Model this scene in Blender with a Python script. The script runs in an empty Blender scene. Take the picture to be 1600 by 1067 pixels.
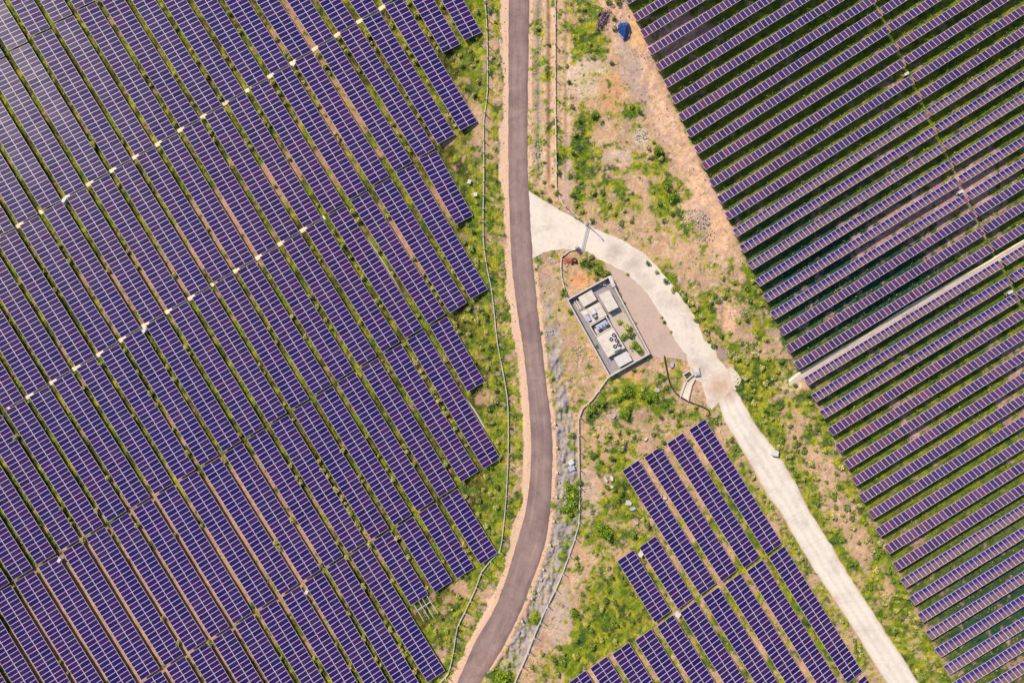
import bpy, bmesh, math, random
import numpy as np
from mathutils import Vector, Matrix
from mathutils.geometry import tessellate_polygon

random.seed(11)
rng = np.random.default_rng(11)
S = bpy.context.scene
COL = S.collection

# ------------------------------------------------------------ camera, sky, sun, exposure
H = 133.35                    # flying height above the ground, metres
PXM = 8.0                     # photo pixels per metre on the ground
cam_d = bpy.data.cameras.new('Camera')
cam = bpy.data.objects.new('Camera', cam_d)
COL.objects.link(cam)
cam.location = (0, 0, H)
cam.rotation_euler = (0, 0, 0)
cam_d.lens = 24.0
cam_d.sensor_width = 36.0
cam_d.sensor_fit = 'HORIZONTAL'
cam_d.clip_start = 1.0
cam_d.clip_end = 6000.0
S.camera = cam

SUN_EL = math.radians(47)
SUN_DIR = Vector((-0.74 * math.cos(SUN_EL), 0.673 * math.cos(SUN_EL), math.sin(SUN_EL))).normalized()
world = bpy.data.worlds.new('World')
S.world = world
world.use_nodes = True
wn = world.node_tree.nodes
wn.clear()
sky = wn.new('ShaderNodeTexSky')
sky.sky_type = 'NISHITA'
sky.sun_disc = False
sky.sun_elevation = SUN_EL
sky.sun_rotation = math.atan2(SUN_DIR.x, SUN_DIR.y)
sky.dust_density = 1.0
sky.ozone_density = 3.0
bg = wn.new('ShaderNodeBackground')
bg.inputs['Strength'].default_value = 0.125
wo = wn.new('ShaderNodeOutputWorld')
world.node_tree.links.new(sky.outputs[0], bg.inputs[0])
world.node_tree.links.new(bg.outputs[0], wo.inputs[0])

sun_d = bpy.data.lights.new('Sun', 'SUN')
sun_d.energy = 4.9
sun_d.angle = math.radians(0.6)
sun_d.color = (1.0, 0.87, 0.69)
sun = bpy.data.objects.new('Sun', sun_d)
COL.objects.link(sun)
sun.location = (-60, 60, 90)
sun.rotation_euler = (-SUN_DIR).to_track_quat('-Z', 'Y').to_euler()

S.view_settings.view_transform = 'Standard'
S.view_settings.look = 'None'
S.view_settings.gamma = 1.0
S.view_settings.use_curve_mapping = False
S.view_settings.exposure = 0.0
S.cycles.max_bounces = 5
S.cycles.diffuse_bounces = 2
S.cycles.glossy_bounces = 3
S.cycles.transparent_max_bounces = 4


def P(px, py, z=0.0):
    """photo coordinate of a point that stands z metres above the ground -> place"""
    k = (H - z) / H / PXM
    return Vector(((px - 800.0) * k, (533.5 - py) * k, z))


# ------------------------------------------------------------ naming helpers
def tag(o, label=None, cat=None, group=None, kind=None):
    if label: o['label'] = label
    if cat: o['category'] = cat
    if group: o['group'] = group
    if kind: o['kind'] = kind
    return o


def empty(name, loc, rz=0.0):
    o = bpy.data.objects.new(name, None)
    o.empty_display_size = 0.5
    o.location = loc
    o.rotation_euler = (0, 0, rz)
    COL.objects.link(o)
    return o


def obj(name, me, parent=None, mats=None):
    if mats:
        for m in (mats if isinstance(mats, (list, tuple)) else [mats]):
            me.materials.append(m)
    o = bpy.data.objects.new(name, me)
    COL.objects.link(o)
    if parent: o.parent = parent
    return o


def from_bm(name, bm, mat, parent=None, smooth=False):
    me = bpy.data.meshes.new(name)
    bm.normal_update()
    bm.to_mesh(me)
    bm.free()
    if smooth:
        me.polygons.foreach_set('use_smooth', [True] * len(me.polygons))
    return obj(name, me, parent, mat)


ORD = {1: 'first', 2: 'second', 3: 'third', 4: 'fourth', 5: 'fifth', 6: 'sixth', 7: 'seventh', 8: 'eighth', 9: 'ninth', 10: 'tenth'}


def nth(n):
    if n in ORD: return ORD[n]
    if 10 < n % 100 < 14: return '%dth' % n
    return '%d%s' % (n, {1: 'st', 2: 'nd', 3: 'rd'}.get(n % 10, 'th'))


# ------------------------------------------------------------ noise
def _hash(ix, iy, s):
    h = (ix.astype(np.int64) * 374761393 + iy.astype(np.int64) * 668265263 + s * 974634777) & 0xffffffff
    h = ((h ^ (h >> 13)) * 1274126177) & 0xffffffff
    h = (h ^ (h >> 16)) & 0xffffffff
    return h / 4294967295.0


def vnoise(x, y, sc, s):
    u, v = x / sc, y / sc
    i, j = np.floor(u), np.floor(v)
    fu, fv = u - i, v - j
    fu, fv = fu * fu * (3 - 2 * fu), fv * fv * (3 - 2 * fv)
    a, b = _hash(i, j, s), _hash(i + 1, j, s)
    c, d = _hash(i, j + 1, s), _hash(i + 1, j + 1, s)
    return (a * (1 - fu) + b * fu) * (1 - fv) + (c * (1 - fu) + d * fu) * fv


def fbm(x, y, sc, s, o=4):
    t, a, w = 0, 0.5, 0
    for k in range(o):
        ca, sa = math.cos(k * 1.1), math.sin(k * 1.1)
        t = t + a * vnoise(x * ca - y * sa + 37 * k, x * sa + y * ca - 19 * k, sc, s + k)
        w += a
        a *= 0.55
        sc *= 0.5
    return t / w


def sst(a, b, x):
    t = np.clip((x - a) / (b - a), 0, 1)
    return t * t * (3 - 2 * t)


# ------------------------------------------------------------ measured layout (photo coordinates)
ROAD_L = [(-400, 792), (-40, 795), (0, 795), (133, 794.5), (267, 794.5), (400, 799), (470, 806), (534, 816), (600, 824), (650, 828), (700, 830), (750, 828), (800, 821), (850, 807), (900, 792), (950, 773), (1000, 744), (1067, 714), (1120, 690), (1300, 610)]
ROAD_R = [(-400, 824), (-40, 827), (0, 827), (133, 824.5), (267, 824), (300, 826.5), (400, 832), (470, 838), (534, 846), (600, 853), (650, 860), (700, 863), (750, 861.5), (800, 859), (850, 851), (900, 834), (950, 815), (1012, 785), (1067, 750), (1120, 722), (1300, 640)]
FENCE_L = [(758, -40), (758, 0), (761, 50), (762, 140), (760, 160), (756, 190), (756, 267), (755, 342), (756, 382), (761, 419), (767.5, 450), (772.5, 492), (777, 535), (784, 571), (790, 604), (794, 641), (794, 709), (792.5, 746), (789, 799), (781, 860), (766, 875), (752.5, 892.5), (742.5, 920), (727.5, 952.5), (715, 977.5), (709, 1015), (700, 1052), (686, 1067), (660, 1100)]
FENCE_N = [(867, -40), (867.5, 0), (867.5, 132), (869, 265), (870, 299), (880, 321), (895, 333), (907, 344), (915, 351)]
FENCE_C = [(901, 390), (890, 392), (877, 402), (878, 437), (886, 466)]
FENCE_S = [(951, 588), (939, 605), (925, 624), (910, 638), (904, 654), (904, 684), (905, 799), (904, 820), (895, 850), (886, 875), (872.5, 910), (854, 947.5), (837.5, 985), (822, 1025), (804, 1065), (790, 1100)]
R_ENDS = [(979, 2), (992, 29), (1003.5, 54), (1015, 81), (1027, 106.5), (1040, 132), (1051.5, 158), (1063, 184.5), (1075, 210), (1087.5, 235.5), (1099, 260.5), (1111, 287.5), (1123.5, 313), (1135.5, 338.5), (1148, 365), (1159, 390), (1171.5, 416.5), (1183.5, 442.5), (1195.5, 467), (1207, 493.5), (1219.5, 519.5), (1231, 546), (1244.5, 571.5), (1259.5, 596), (1271.5, 622.5), (1284, 648.5), (1297, 675), (1309, 701), (1322, 727), (1334, 753), (1346, 779), (1360, 805), (1372, 832), (1385.5, 859), (1399, 885.5), (1411, 911.5), (1425, 939), (1438, 965.5), (1451, 993), (1465, 1020), (1479, 1047), (1492, 1073.5), (1505.5, 1100), (1519, 1127)]
R_BREAK = {8: (1377, 19), 9: (1389, 45), 10: (1402, 72.5), 11: (1413, 97), 12: (1426, 124), 13: (1438, 150), 14: (1450, 177), 15: (1462, 203), 16: (1475, 230), 17: (1487.5, 255), 18: (1499, 282), 19: (1511.5, 308), 20: (1524, 333), 21: (1537, 360), 22: (1550, 386.5), 23: (1566, 411), 24: (1579, 437), 25: (1591, 463)}
APRON = [(824, 296), (829, 300), (855, 317), (885, 334), (914, 351), (945, 364), (972, 375), (1007, 397), (1029, 419.5), (1052, 447), (1075, 479), (1091, 504), (1100, 532), (1119, 541), (1121, 560), (1135, 575), (1143, 586), (1150, 609), (1142, 612), (1128, 624), (1112, 640), (1106, 632), (1100, 612), (1096, 598), (1083, 592), (1078, 575), (1072, 554), (1065, 546), (1055, 532), (1040, 504), (1026, 482), (1012, 459), (992, 439), (975, 424), (945, 409), (925, 399), (907, 392), (880, 389), (850, 394), (836, 402), (831, 403)]
YARD = [(944, 404), (975, 420), (994, 436), (1016, 456), (1030, 480), (1044, 502), (1060, 530), (1076, 552), (1078, 566), (1060, 560), (1040, 560), (1018, 556), (1003, 528), (990, 504), (976, 480), (962, 452), (955, 432), (948, 420)]
CROAD_L = [(1122, 628), (1127, 645), (1132, 659), (1155, 696), (1175, 729), (1197, 771), (1219, 800), (1240, 837), (1275, 895), (1307, 942), (1335, 985), (1362, 1030), (1387, 1070), (1410, 1110)]
CROAD_R = [(1146, 606), (1150, 613), (1157, 621), (1182, 666), (1200, 689), (1215, 709), (1245, 759), (1266, 800), (1290, 837), (1317, 882), (1340, 920), (1362, 952), (1385, 990), (1412, 1030), (1437, 1070), (1460, 1110)]
TRACK = [(1233, 597), (1244, 587), (1260, 577.5), (1323, 540), (1360, 519), (1411.6, 484.5), (1462.5, 455.5), (1500, 433.5), (1545, 409), (1563, 397), (1600, 376), (1660, 341)]
CHAN = [(537, 317), (562, 359), (585, 389), (615, 437), (640, 482), (660, 514), (671, 532), (683, 549), (700, 581), (722, 616), (740, 639), (757, 668)]
COMP = [(887, 469), (951, 433), (1014, 552.5), (952.5, 588)]


def ex(xs, ys, g):
    g = float(g)
    if g <= xs[0]: return ys[0] + (ys[1] - ys[0]) / (xs[1] - xs[0]) * (g - xs[0])
    if g >= xs[-1]: return ys[-1] + (ys[-1] - ys[-4]) / (xs[-1] - xs[-4]) * (g - xs[-1])
    return float(np.interp(g, xs, ys))


LA = (list(range(3, 8)), [11, 47, 81.5, 116.5, 151], [85, 62.5, 41, 20, -1])
LB = (list(range(0, 17)), [26, 62.5, 100, 136, 173, 208, 244.5, 280, 315.5, 350, 386, 421, 456, 491, 526, 560.5, 596],
      [354.5, 332.5, 311, 289.5, 268, 247.5, 227, 204.5, 184, 162.5, 142, 120, 99, 77.5, 55.5, 34.5, 13])
LC = (list(range(-4, 15)), [4, 41, 77.5, 114.5, 152, 187, 223, 259.5, 295.5, 331, 366, 401, 436, 472, 507.5, 543, 578, 613, 649.7],
      [643.5, 621, 599.5, 577, 555.5, 532.5, 510, 488.5, 467, 445, 424.5, 404, 382, 360.5, 339, 317, 295, 273, 251.5])
LD = (list(range(-7, 12)), [19, 55, 92, 130, 166, 203, 239, 275, 310, 346, 381, 417.5, 452.5, 487.5, 522.5, 557.5, 594, 630, 666],
      [910, 887.5, 863, 841, 819, 797, 776, 754, 732, 710, 688, 665.5, 644, 621.5, 599.5, 577, 555, 533, 511.5])
LE = (list(range(-5, 9)), [217.5, 255, 291, 327.5, 363, 398, 436, 471, 505.5, 541, 577, 612.5, 649, 683],
      [1066, 1044, 1021, 1000, 978, 956, 933.5, 911, 889, 867.5, 846, 825, 803, 781])


def line(L, g):
    if L == 'Z':
        x, y = line('A', g); return (x - 122, y - 200)
    if L == 'F':
        x, y = line('E', g); return (x + 122, y + 204)
    t = {'A': LA, 'B': LB, 'C': LC, 'D': LD, 'E': LE}[L]
    return (ex(t[0], t[1], g), ex(t[0], t[2], g))


# left-field tables: (row, section name, start, end, trim at start, trim at end)
LT = []
END = {18: ('B', (739, 57)), 17: ('B', (705.5, 76)), 16: ('B', (732.5, 197)), 15: ('B', (697.5, 218)), 14: ('C', (725.5, 344)),
       13: ('C', (748.8, 459.5)), 12: ('C', (716, 481)), 11: ('D', (744, 604)), 10: ('D', (769, 724)), 9: ('D', (734, 744.5)),
       8: ('E', (764, 872.5)), 7: ('E', (727.5, 895)), 6: ('E', (693, 916)), 5: ('E', (655.5, 936.5)), 4: ('E', (681.5, 1056.5))}
SEQ = 'ZABCDEF'
for k in range(-11, 19):
    g = k + 0.5
    last = END.get(k, ('E', None))
    for a, b in zip(SEQ[:-1], SEQ[1:]):
        p0 = line(a, g)
        if a == last[0] and last[1] is not None:
            LT.append((k, a, p0, last[1], 2.0, 0.0)); break
        p1 = line(b, g)
        tr = 2.2 if a in 'DE' or (a == 'C') else 1.6
        LT.append((k, a, p0, p1, 1.6, tr))

BT = [((977, 867.5), (1037, 965)), ((1011.5, 846), (1073, 944)), ((985, 727), (1107.5, 922)), ((1019, 706), (1141, 901)),
      ((1054.5, 684.5), (1176, 880)), ((1089, 663), (1211, 859)),
      ((902, 1056), (1026, 1255)), ((935, 1034), (1059, 1233)), ((969.5, 1012), (1093, 1211)), ((1005, 991), (1129, 1190)), ((1039, 969), (1163, 1168)),
      ((1075, 947.5), (1199, 1146)), ((1110, 925.5), (1234, 1124)), ((1144.5, 904), (1268, 1103)), ((1179, 883), (1303, 1082)),
      ((1213.5, 861.5), (1337, 1060)), ((1340, 1064), (1464, 1262)), ((1305, 1087), (1429, 1280))]


def road_x(y, t):
    return np.interp(y, [p[0] for p in t], [p[1] for p in t])


def seg_dist(x, y, pts):
    d = np.full(np.shape(x), 1e9)
    for (ax, ay), (bx, by) in zip(pts[:-1], pts[1:]):
        dx, dy = bx - ax, by - ay
        t = np.clip(((x - ax) * dx + (y - ay) * dy) / (dx * dx + dy * dy), 0, 1)
        d = np.minimum(d, np.hypot(x - ax - t * dx, y - ay - t * dy))
    return d


def inside(x, y, poly):
    r = np.zeros(np.shape(x), bool)
    n = len(poly)
    for i in range(n):
        (x1, y1), (x2, y2) = poly[i], poly[(i + 1) % n]
        if y1 == y2: continue
        r ^= ((y1 > y) != (y2 > y)) & (x < (x2 - x1) * (y - y1) / (y2 - y1) + x1)
    return r


CROAD_POLY = CROAD_L + CROAD_R[::-1]

# ------------------------------------------------------------ what covers the ground (bare soil, sand, gravel, grass)
G_ADD = [  # x, y, rx, ry, angle, amount of green
    (915, 45, 30, 42, 0, .75), (935, 15, 28, 18, 0, .5), (928, 78, 16, 22, 0, .6), (945, 285, 34, 42, 10, .7), (905, 230, 22, 60, 0, .35), (985, 330, 18, 40, 0, .4),
    (1040, 310, 24, 40, -15, .6), (1020, 250, 22, 20, 0, .5), (990, 170, 16, 16, 0, .4), (930, 185, 22, 18, 0, .4), (912, 215, 14, 50, 0, .4),
    (1150, 460, 42, 30, 20, .5), (1105, 485, 14, 55, -25, .7), (1190, 445, 16, 30, -20, .7), (1180, 500, 40, 40, 0, .45), (1150, 550, 30, 40, 0, .55), (1185, 600, 28, 40, -20, .6),
    (1045, 440, 10, 40, -40, .6), (1120, 400, 30, 20, 20, .15), (1072, 470, 9, 40, -33, .7), (848, 315, 26, 12, 30, .5),
    (910, 405, 30, 12, 0, .35), (940, 425, 18, 14, 0, .55), (850, 130, 7, 160, 0, .25), (875, 240, 5, 60, 0, .5), (905, 290, 10, 60, 0, .4),
    (975, 610, 30, 20, 0, .6), (1015, 618, 30, 16, 0, .6), (1055, 570, 14, 40, 0, .5), (935, 640, 22, 14, -40, .6), (980, 650, 34, 30, 0, .35), (1035, 635, 22, 22, 0, .5),
    (960, 690, 45, 30, 0, .35), (1090, 655, 30, 10, 25, .3), (985, 760, 22, 40, -30, .6), (970, 720, 20, 14, 0, .3), (940, 825, 30, 26, 0, .6), (975, 800, 14, 60, -25, .55),
    (945, 920, 40, 40, 0, .55), (925, 970, 40, 26, -30, .5), (960, 985, 50, 22, -30, .8), (880, 1040, 60, 30, -30, .65), (930, 1010, 40, 24, -30, .6), (985, 940, 26, 50, -20, .35),
    (880, 870, 8, 30, 0, .4), (895, 700, 8, 60, 0, .35), (1000, 845, 18, 18, 0, .4), (835, 970, 14, 12, 0, .5), (785, 1060, 22, 14, 0, .8),
    (1115, 760, 60, 10, 57, .5), (1240, 930, 140, 12, 57, .65), (1160, 790, 60, 8, 57, .5),
    (1000, 720, 60, 22, -30, .1)]
G_SUB = [  # bare places in the green
    (455, 40, 45, 70, -30, .7), (540, 180, 38, 60, -30, .7), (620, 190, 26, 40, -30, .55), (355, 340, 42, 62, -30, .95), (300, 385, 40, 50, -30, .75), (250, 440, 42, 62, -30, .75),
    (172, 455, 40, 60, -30, .5), (430, 290, 30, 40, -30, .8), (490, 250, 40, 50, -30, .6), (690, 320, 22, 40, -30, .7), (625, 370, 20, 40, -30, .6), (640, 400, 16, 50, -30, .6),
    (235, 800, 40, 60, -30, .6), (400, 790, 50, 70, -30, .8), (440, 860, 50, 60, -30, .8), (330, 900, 70, 90, -30, .9), (250, 985, 110, 90, -30, .85), (120, 970, 80, 100, -30, .95), (180, 880, 50, 60, -30, .7), (330, 760, 40, 50, -30, .6),
    (490, 960, 50, 70, -30, .5), (80, 1050, 60, 50, -30, .7), (390, 1045, 60, 60, -30, .5), (570, 850, 40, 50, -30, .5), (110, 560, 60, 40, -30, .4), (380, 750, 40, 40, -30, .5),
    (720, 125, 14, 30, 0, .6), (708, 222, 26, 12, 0, .6), (745, 205, 10, 30, 0, .7), (738, 170, 12, 12, 0, .4), (765, 620, 12, 12, 0, .4), (748, 625, 14, 10, 0, .5), (718, 915, 16, 14, 0, .8), (700, 945, 12, 16, 0, .5), (760, 930, 18, 34, 25, .6), (690, 1020, 14, 20, 0, .5),
    (1045, 60, 50, 30, -30, .8), (1080, 50, 30, 40, -30, .6), (1450, 320, 110, 34, -31, .72), (1500, 370, 60, 30, -31, .66), (1540, 300, 50, 40, -31, .5), (1380, 250, 60, 14, -31, .5), (1370, 380, 50, 14, -31, .45), (1585, 560, 30, 40, 0, .8), (1590, 640, 30, 24, 0, .6),
    (1290, 505, 50, 10, -31, .5), (1560, 260, 40, 20, -31, .4), (1400, 560, 60, 16, -31, .3), (1430, 670, 24, 30, 0, .55), (1395, 625, 14, 20, 0, .5), (1500, 540, 40, 20, -30, .4), (1310, 480, 30, 10, -31, .5),
    (1245, 600, 30, 16, -20, .7), (1400, 130, 20, 16, 0, .3), (1590, 1000, 30, 30, 0, .3), (1430, 845, 16, 14, 0, .6), (1500, 290, 40, 20, 0, .3), (1216, 625, 20, 26, -10, .35),
    (1262, 700, 14, 60, -38, .5), (1290, 760, 18, 60, -30, .6), (1330, 830, 16, 50, -20, .65), (1352, 870, 16, 40, -10, .6), (1390, 930, 22, 18, 0, .5), (1240, 660, 20, 26, 0, .35),
    (1160, 525, 26, 12, 20, .5), (1150, 480, 14, 26, 10, .6), (1130, 500, 16, 30, 0, .6)]


def gsum(x, y, lst):
    t = np.zeros(np.shape(x))
    for cx, cy, rx, ry, an, w in lst:
        a = math.radians(an)
        dx, dy = x - cx, y - cy
        u = dx * math.cos(a) + dy * math.sin(a)
        v = -dx * math.sin(a) + dy * math.cos(a)
        q = (u / rx) ** 2 + (v / ry) ** 2
        m = q < 6
        t[m] += w * np.exp(-q[m])
    return t


def mix(a, b, m):
    m = m[:, None]
    return a * (1 - m) + np.asarray(b, float)[None, :] * m


def relief(x, y):
    x, y = np.asarray(x, float), np.asarray(y, float)
    n = sst(295, 270, y)
    z = -.30 * np.exp(-((x - 860) / 2.6) ** 2) * n + .28 * np.exp(-((x - 852) / 4.0) ** 2) * n - .25 * np.exp(-((x - 843) / 3.5) ** 2) * n - .22 * np.exp(-((x - 886) / 3.0) ** 2) * n
    z = z + 1.1 * np.exp(-((x - 1078) / 26) ** 2 - ((y - 345) / 30) ** 2) + .7 * np.exp(-((x - 1040) / 20) ** 2 - ((y - 300) / 34) ** 2)
    z = z + .5 * np.exp(-((x - 942) / 16) ** 2 - ((y - 30) / 22) ** 2) + .6 * np.exp(-((x - 1150) / 14) ** 2 - ((y - 495) / 30) ** 2)
    z = z + .5 * np.exp(-((x - 985) / 30) ** 2 - ((y - 640) / 16) ** 2) - .35 * np.exp(-((x - 1132) / 5) ** 2 - ((y - 500) / 30) ** 2)
    return z


def cover(x, y):
    """x, y flat arrays in photo coordinates -> albedo (n,3), greenness (n), roughness of the surface (n)"""
    n = len(x)
    wob = (fbm(x, y, 26, 71) - .5) * 22
    xl, xr = road_x(y, ROAD_L), road_x(y, ROAD_R)
    fl = np.interp(y, [p[1] for p in FENCE_L], [p[0] for p in FENCE_L])
    re = np.interp(y, [p[1] for p in R_ENDS], [p[0] for p in R_ENDS])
    re = np.where(y < 0, 979 + y * .46, re); re = np.where(y > 1127, 1519 + (y - 1127) * .49, re)
    n60, n20, n8, n3 = fbm(x, y, 70, 1), fbm(x, y, 22, 5), fbm(x, y, 9, 9, 3), fbm(x, y, 3.2, 13, 2)
    left = sst(0, 4, fl - x)
    right = sst(-8, 10, x - re + wob * .6)
    # greenness
    g = np.full(n, 0.22)
    g = np.where(x < fl, 0.95, g)
    t = (x - fl) / np.maximum(xl - fl, 1)
    btw = (x >= fl) & (x < xl)
    wsh = 11.5 + wob * .75
    g = np.where(btw, np.where(xl - x < wsh, -0.3, 0.66), g)
    g = g * (1 - right) + right * 1.0
    vy = (y > 560) & (x > np.interp(y, [p[1] for p in CROAD_R], [p[0] for p in CROAD_R])) & (x < re)
    g = np.where(vy, 0.84, g)
    bb = (y > 640) & (x < np.interp(y, [p[1] for p in CROAD_L], [p[0] for p in CROAD_L])) & (x > 960 + 0 * y) & (x > 975 - (y - 870) * .9) & (y > 1160 - x * .45)
    g = np.where(bb, 0.6, g)
    g = g + gsum(x, y, G_ADD) - gsum(x, y, G_SUB)
    # the sandy strip along the ends of the eastern rows
    ds = (re - 26 - 8 * np.sin(y / 60)) - x
    sandy = np.exp(-(ds / 17) ** 2) * sst(420, 330, y)
    g = g - sandy * 0.9
    veg = sst(.34, .70, g + (n20 - .5) * 1.05 + (n8 - .5) * 1.35 + (n3 - .5) * .95 + (n60 - .5) * .4)
    # soil
    c = np.tile(np.array([.560, .395, .285]), (n, 1))
    c = mix(c, (.43, .32, .27), sst(.5, .68, fbm(x, y, 34, 21)) * .7)
    c = mix(c, (.58, .43, .30), sst(.52, .7, fbm(x, y, 24, 25)) * .7)
    c = mix(c, (.68, .49, .37), np.clip(sandy * 1.4, 0, 1) * (.6 + .6 * n20))
    c = mix(c, (.36, .27, .26), sst(.56, .66, fbm(x, y, 7, 203, 3)) * .45)
    c = mix(c, (.70, .58, .50), sst(.60, .70, fbm(x, y, 6, 207, 3)) * .5)
    c = mix(c, (.34, .21, .17), left * .6 * sst(-60, 0, fl - x - 60))
    c = mix(c, (.40, .25, .27), right * .85)
    c = mix(c, (.56, .46, .46), right * sst(.54, .64, fbm(x, y, 7, 223, 3)) * .7)
    spots = [((915, 118), (34, 38), (.62, .53, .46), .9), ((955, 145), (20, 30), (.60, .37, .20), .8), ((975, 70), (10, 50), (.42, .36, .36), .8), ((992, 110), (10, 40), (.40, .34, .34), .8),
             ((1008, 150), (8, 30), (.36, .30, .30), .7), ((908, 437), (16, 12), (.66, .37, .21), .95), ((990, 590), (12, 12), (.66, .38, .23), .9), ((1125, 598), (20, 16), (.62, .38, .24), .7),
             ((915, 780), (24, 50), (.52, .46, .42), .6), ((870, 480), (20, 50), (.52, .42, .33), .7), ((1100, 360), (40, 34), (.66, .47, .31), .6), ((1095, 345), (14, 24), (.45, .40, .40), .5),
             ((875, 960), (18, 50), (.53, .46, .44), .7), ((1235, 600), (20, 10), (.70, .58, .45), .8), ((1085, 340), (30, 16), (.45, .38, .36), .3), ((1002, 215), (12, 12), (.62, .60, .60), .8), ((965, 245), (22, 12), (.56, .54, .54), .5),
             ((885, 275), (8, 40), (.48, .42, .44), .6), ((842, 230), (7, 34), (.55, .53, .54), .8), ((1190, 480), (24, 24), (.58, .44, .38), .5), ((1000, 40), (18, 40), (.66, .45, .24), .7)]
    for (cx, cy), (rx, ry), col, w in spots:
        q = np.exp(-(((x - cx) / rx) ** 2 + ((y - cy) / ry) ** 2))
        c = mix(c, col, sst(.15, .55, q + (n20 - .5) * .5) * w)
    # gravel banks east of the road
    db = x - xr
    bank = sst(8, 12, db + wob * .3) * sst(34, 26, db - np.clip((y - 600) / 12, 0, 16) + wob * .4) * sst(380, 560, y)
    c = mix(c, (.36, .36, .41), bank * .95)
    bank2 = np.exp(-((x - 841 + wob * .2) / 6) ** 2) * sst(300, 260, y)
    c = mix(c, (.36, .34, .33), bank2 * .8)
    for tx, tw in ((853, 3.5), (865, 3.0), (877, 5.0)):
        c = mix(c, (.66, .50, .37), np.exp(-((x - tx - wob * .12) / tw) ** 2) * sst(300, 285, y) * .75)
    trk = np.exp(-((x - 887 - wob * .2) / 3.5) ** 2) * sst(195, 215, y) * sst(310, 290, y)
    c = mix(c, (.45, .37, .38), trk * .8)
    # sandy shoulders of the asphalt
    sh = ((x < xl) & (xl - x < wsh)) | ((x > xr) & (x - xr < 6 + wob * .15))
    c = mix(c, (.68, .53, .43), sh * .85)
    # dry straw on bare soil
    dry = sst(.5, .66, fbm(x, y, 14, 31)) * .6
    dz = np.exp(-((x - 885) / 40) ** 2 - ((y - 530) / 90) ** 2) + .35
    c = mix(c, (.42, .35, .16), np.clip(dry * dz * 1.3, 0, .8) * (1 - sh))
    c = c * np.array([1.02, .90, .80])
    c = c * np.where(sh, .95 + .1 * n20, 0.52 + 0.55 * n3 + 0.42 * n8)[:, None]
    # greens
    k = np.tile(np.array([.170, .225, .016]), (n, 1))
    k = mix(k, (.345, .32, .030), sst(.46, .61, fbm(x, y, 10, 41)) * .92)
    k = mix(k, (.055, .115, .018), sst(.52, .68, fbm(x, y, 13, 45)) * .85)
    k = mix(k, (.030, .062, .028), sst(.58, .70, fbm(x, y, 8, 49)) * .8)
    k = mix(k, (.050, .042, .014), left * sst(.40, .56, fbm(x, y, 13, 55, 3)) * .8 * sst(10, 50, fl - x))
    k = mix(k, (.20, .22, .03), left * sst(.58, .68, fbm(x, y, 9, 59, 3)) * .7)
    k = mix(k, (.060, .100, .018), right * .35)
    dk = np.exp(-((x - 1330) / 190) ** 2 - ((y - 430) / 130) ** 2) + np.exp(-((x - 1560) / 130) ** 2 - ((y - 930) / 130) ** 2)
    k = mix(k, (.012, .060, .042), np.clip(right * dk * 1.25, 0, 1) * .92)
    dk2 = np.exp(-((x - 1200) / 230) ** 2 - ((y - 150) / 120) ** 2) + np.exp(-((x - 1430) / 160) ** 2 - ((y - 830) / 100) ** 2)
    k = mix(k, (.135, .16, .022), np.clip(right * dk2, 0, 1) * .7)
    k = k * (0.45 + 1.1 * n3)[:, None]
    col = c * (1 - veg[:, None]) + k * veg[:, None]
    rough = .25 + veg * .5 + bank * 1.6 + bank2 * 1.0 + sandy * .1
    rough = np.where(sh, .05, rough)
    return np.clip(col, .004, .9), veg, rough


# ------------------------------------------------------------ materials
def new_mat(name):
    m = bpy.data.materials.new(name)
    m.use_nodes = True
    nt = m.node_tree
    b = nt.nodes['Principled BSDF']
    return m, nt, b


def noise_node(nt, scale, detail=3, rough=.6, coord=None):
    t = nt.nodes.new('ShaderNodeTexNoise')
    t.inputs['Scale'].default_value = scale
    t.inputs['Detail'].default_value = detail
    t.inputs['Roughness'].default_value = rough
    if coord is not None: nt.links.new(coord, t.inputs['Vector'])
    return t


def ramp(nt, src, stops):
    r = nt.nodes.new('ShaderNodeValToRGB')
    el = r.color_ramp.elements
    while len(el) < len(stops): el.new(.5)
    for e, (p, c) in zip(el, stops):
        e.position = p
        e.color = (*c, 1) if len(c) == 3 else c
    nt.links.new(src, r.inputs[0])
    return r


def mixrgb(nt, mode, fac, a, b):
    m = nt.nodes.new('ShaderNodeMix')
    m.data_type = 'RGBA'
    m.blend_type = mode
    for sock, v in ((m.inputs[0], fac), (m.inputs[6], a), (m.inputs[7], b)):
        if hasattr(v, 'is_linked') or isinstance(v, bpy.types.NodeSocket):
            nt.links.new(v, sock)
        elif isinstance(v, (int, float)):
            sock.default_value = v
        else:
            sock.default_value = (*v, 1)
    return m.outputs[2]


def plain(name, col, rough=.7, var=.25, scale=2.0, metal=0, bump=0.0, spec=.4):
    m, nt, b = new_mat(name)
    pos = nt.nodes.new('ShaderNodeNewGeometry').outputs['Position']
    n = noise_node(nt, scale, 5, .65, pos)
    r = ramp(nt, n.outputs[0], [(.25, tuple(c * (1 - var) for c in col)), (.5, col), (.78, tuple(min(1, c * (1 + var * .7)) for c in col))])
    nt.links.new(r.outputs[0], b.inputs['Base Color'])
    b.inputs['Roughness'].default_value = rough
    b.inputs['Metallic'].default_value = metal
    b.inputs['Specular IOR Level'].default_value = spec
    if bump:
        n2 = noise_node(nt, scale * 6, 3, .6, pos)
        bp = nt.nodes.new('ShaderNodeBump')
        bp.inputs['Strength'].default_value = bump
        bp.inputs['Distance'].default_value = .05
        nt.links.new(n2.outputs[0], bp.inputs['Height'])
        nt.links.new(bp.outputs[0], b.inputs['Normal'])
    return m


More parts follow.
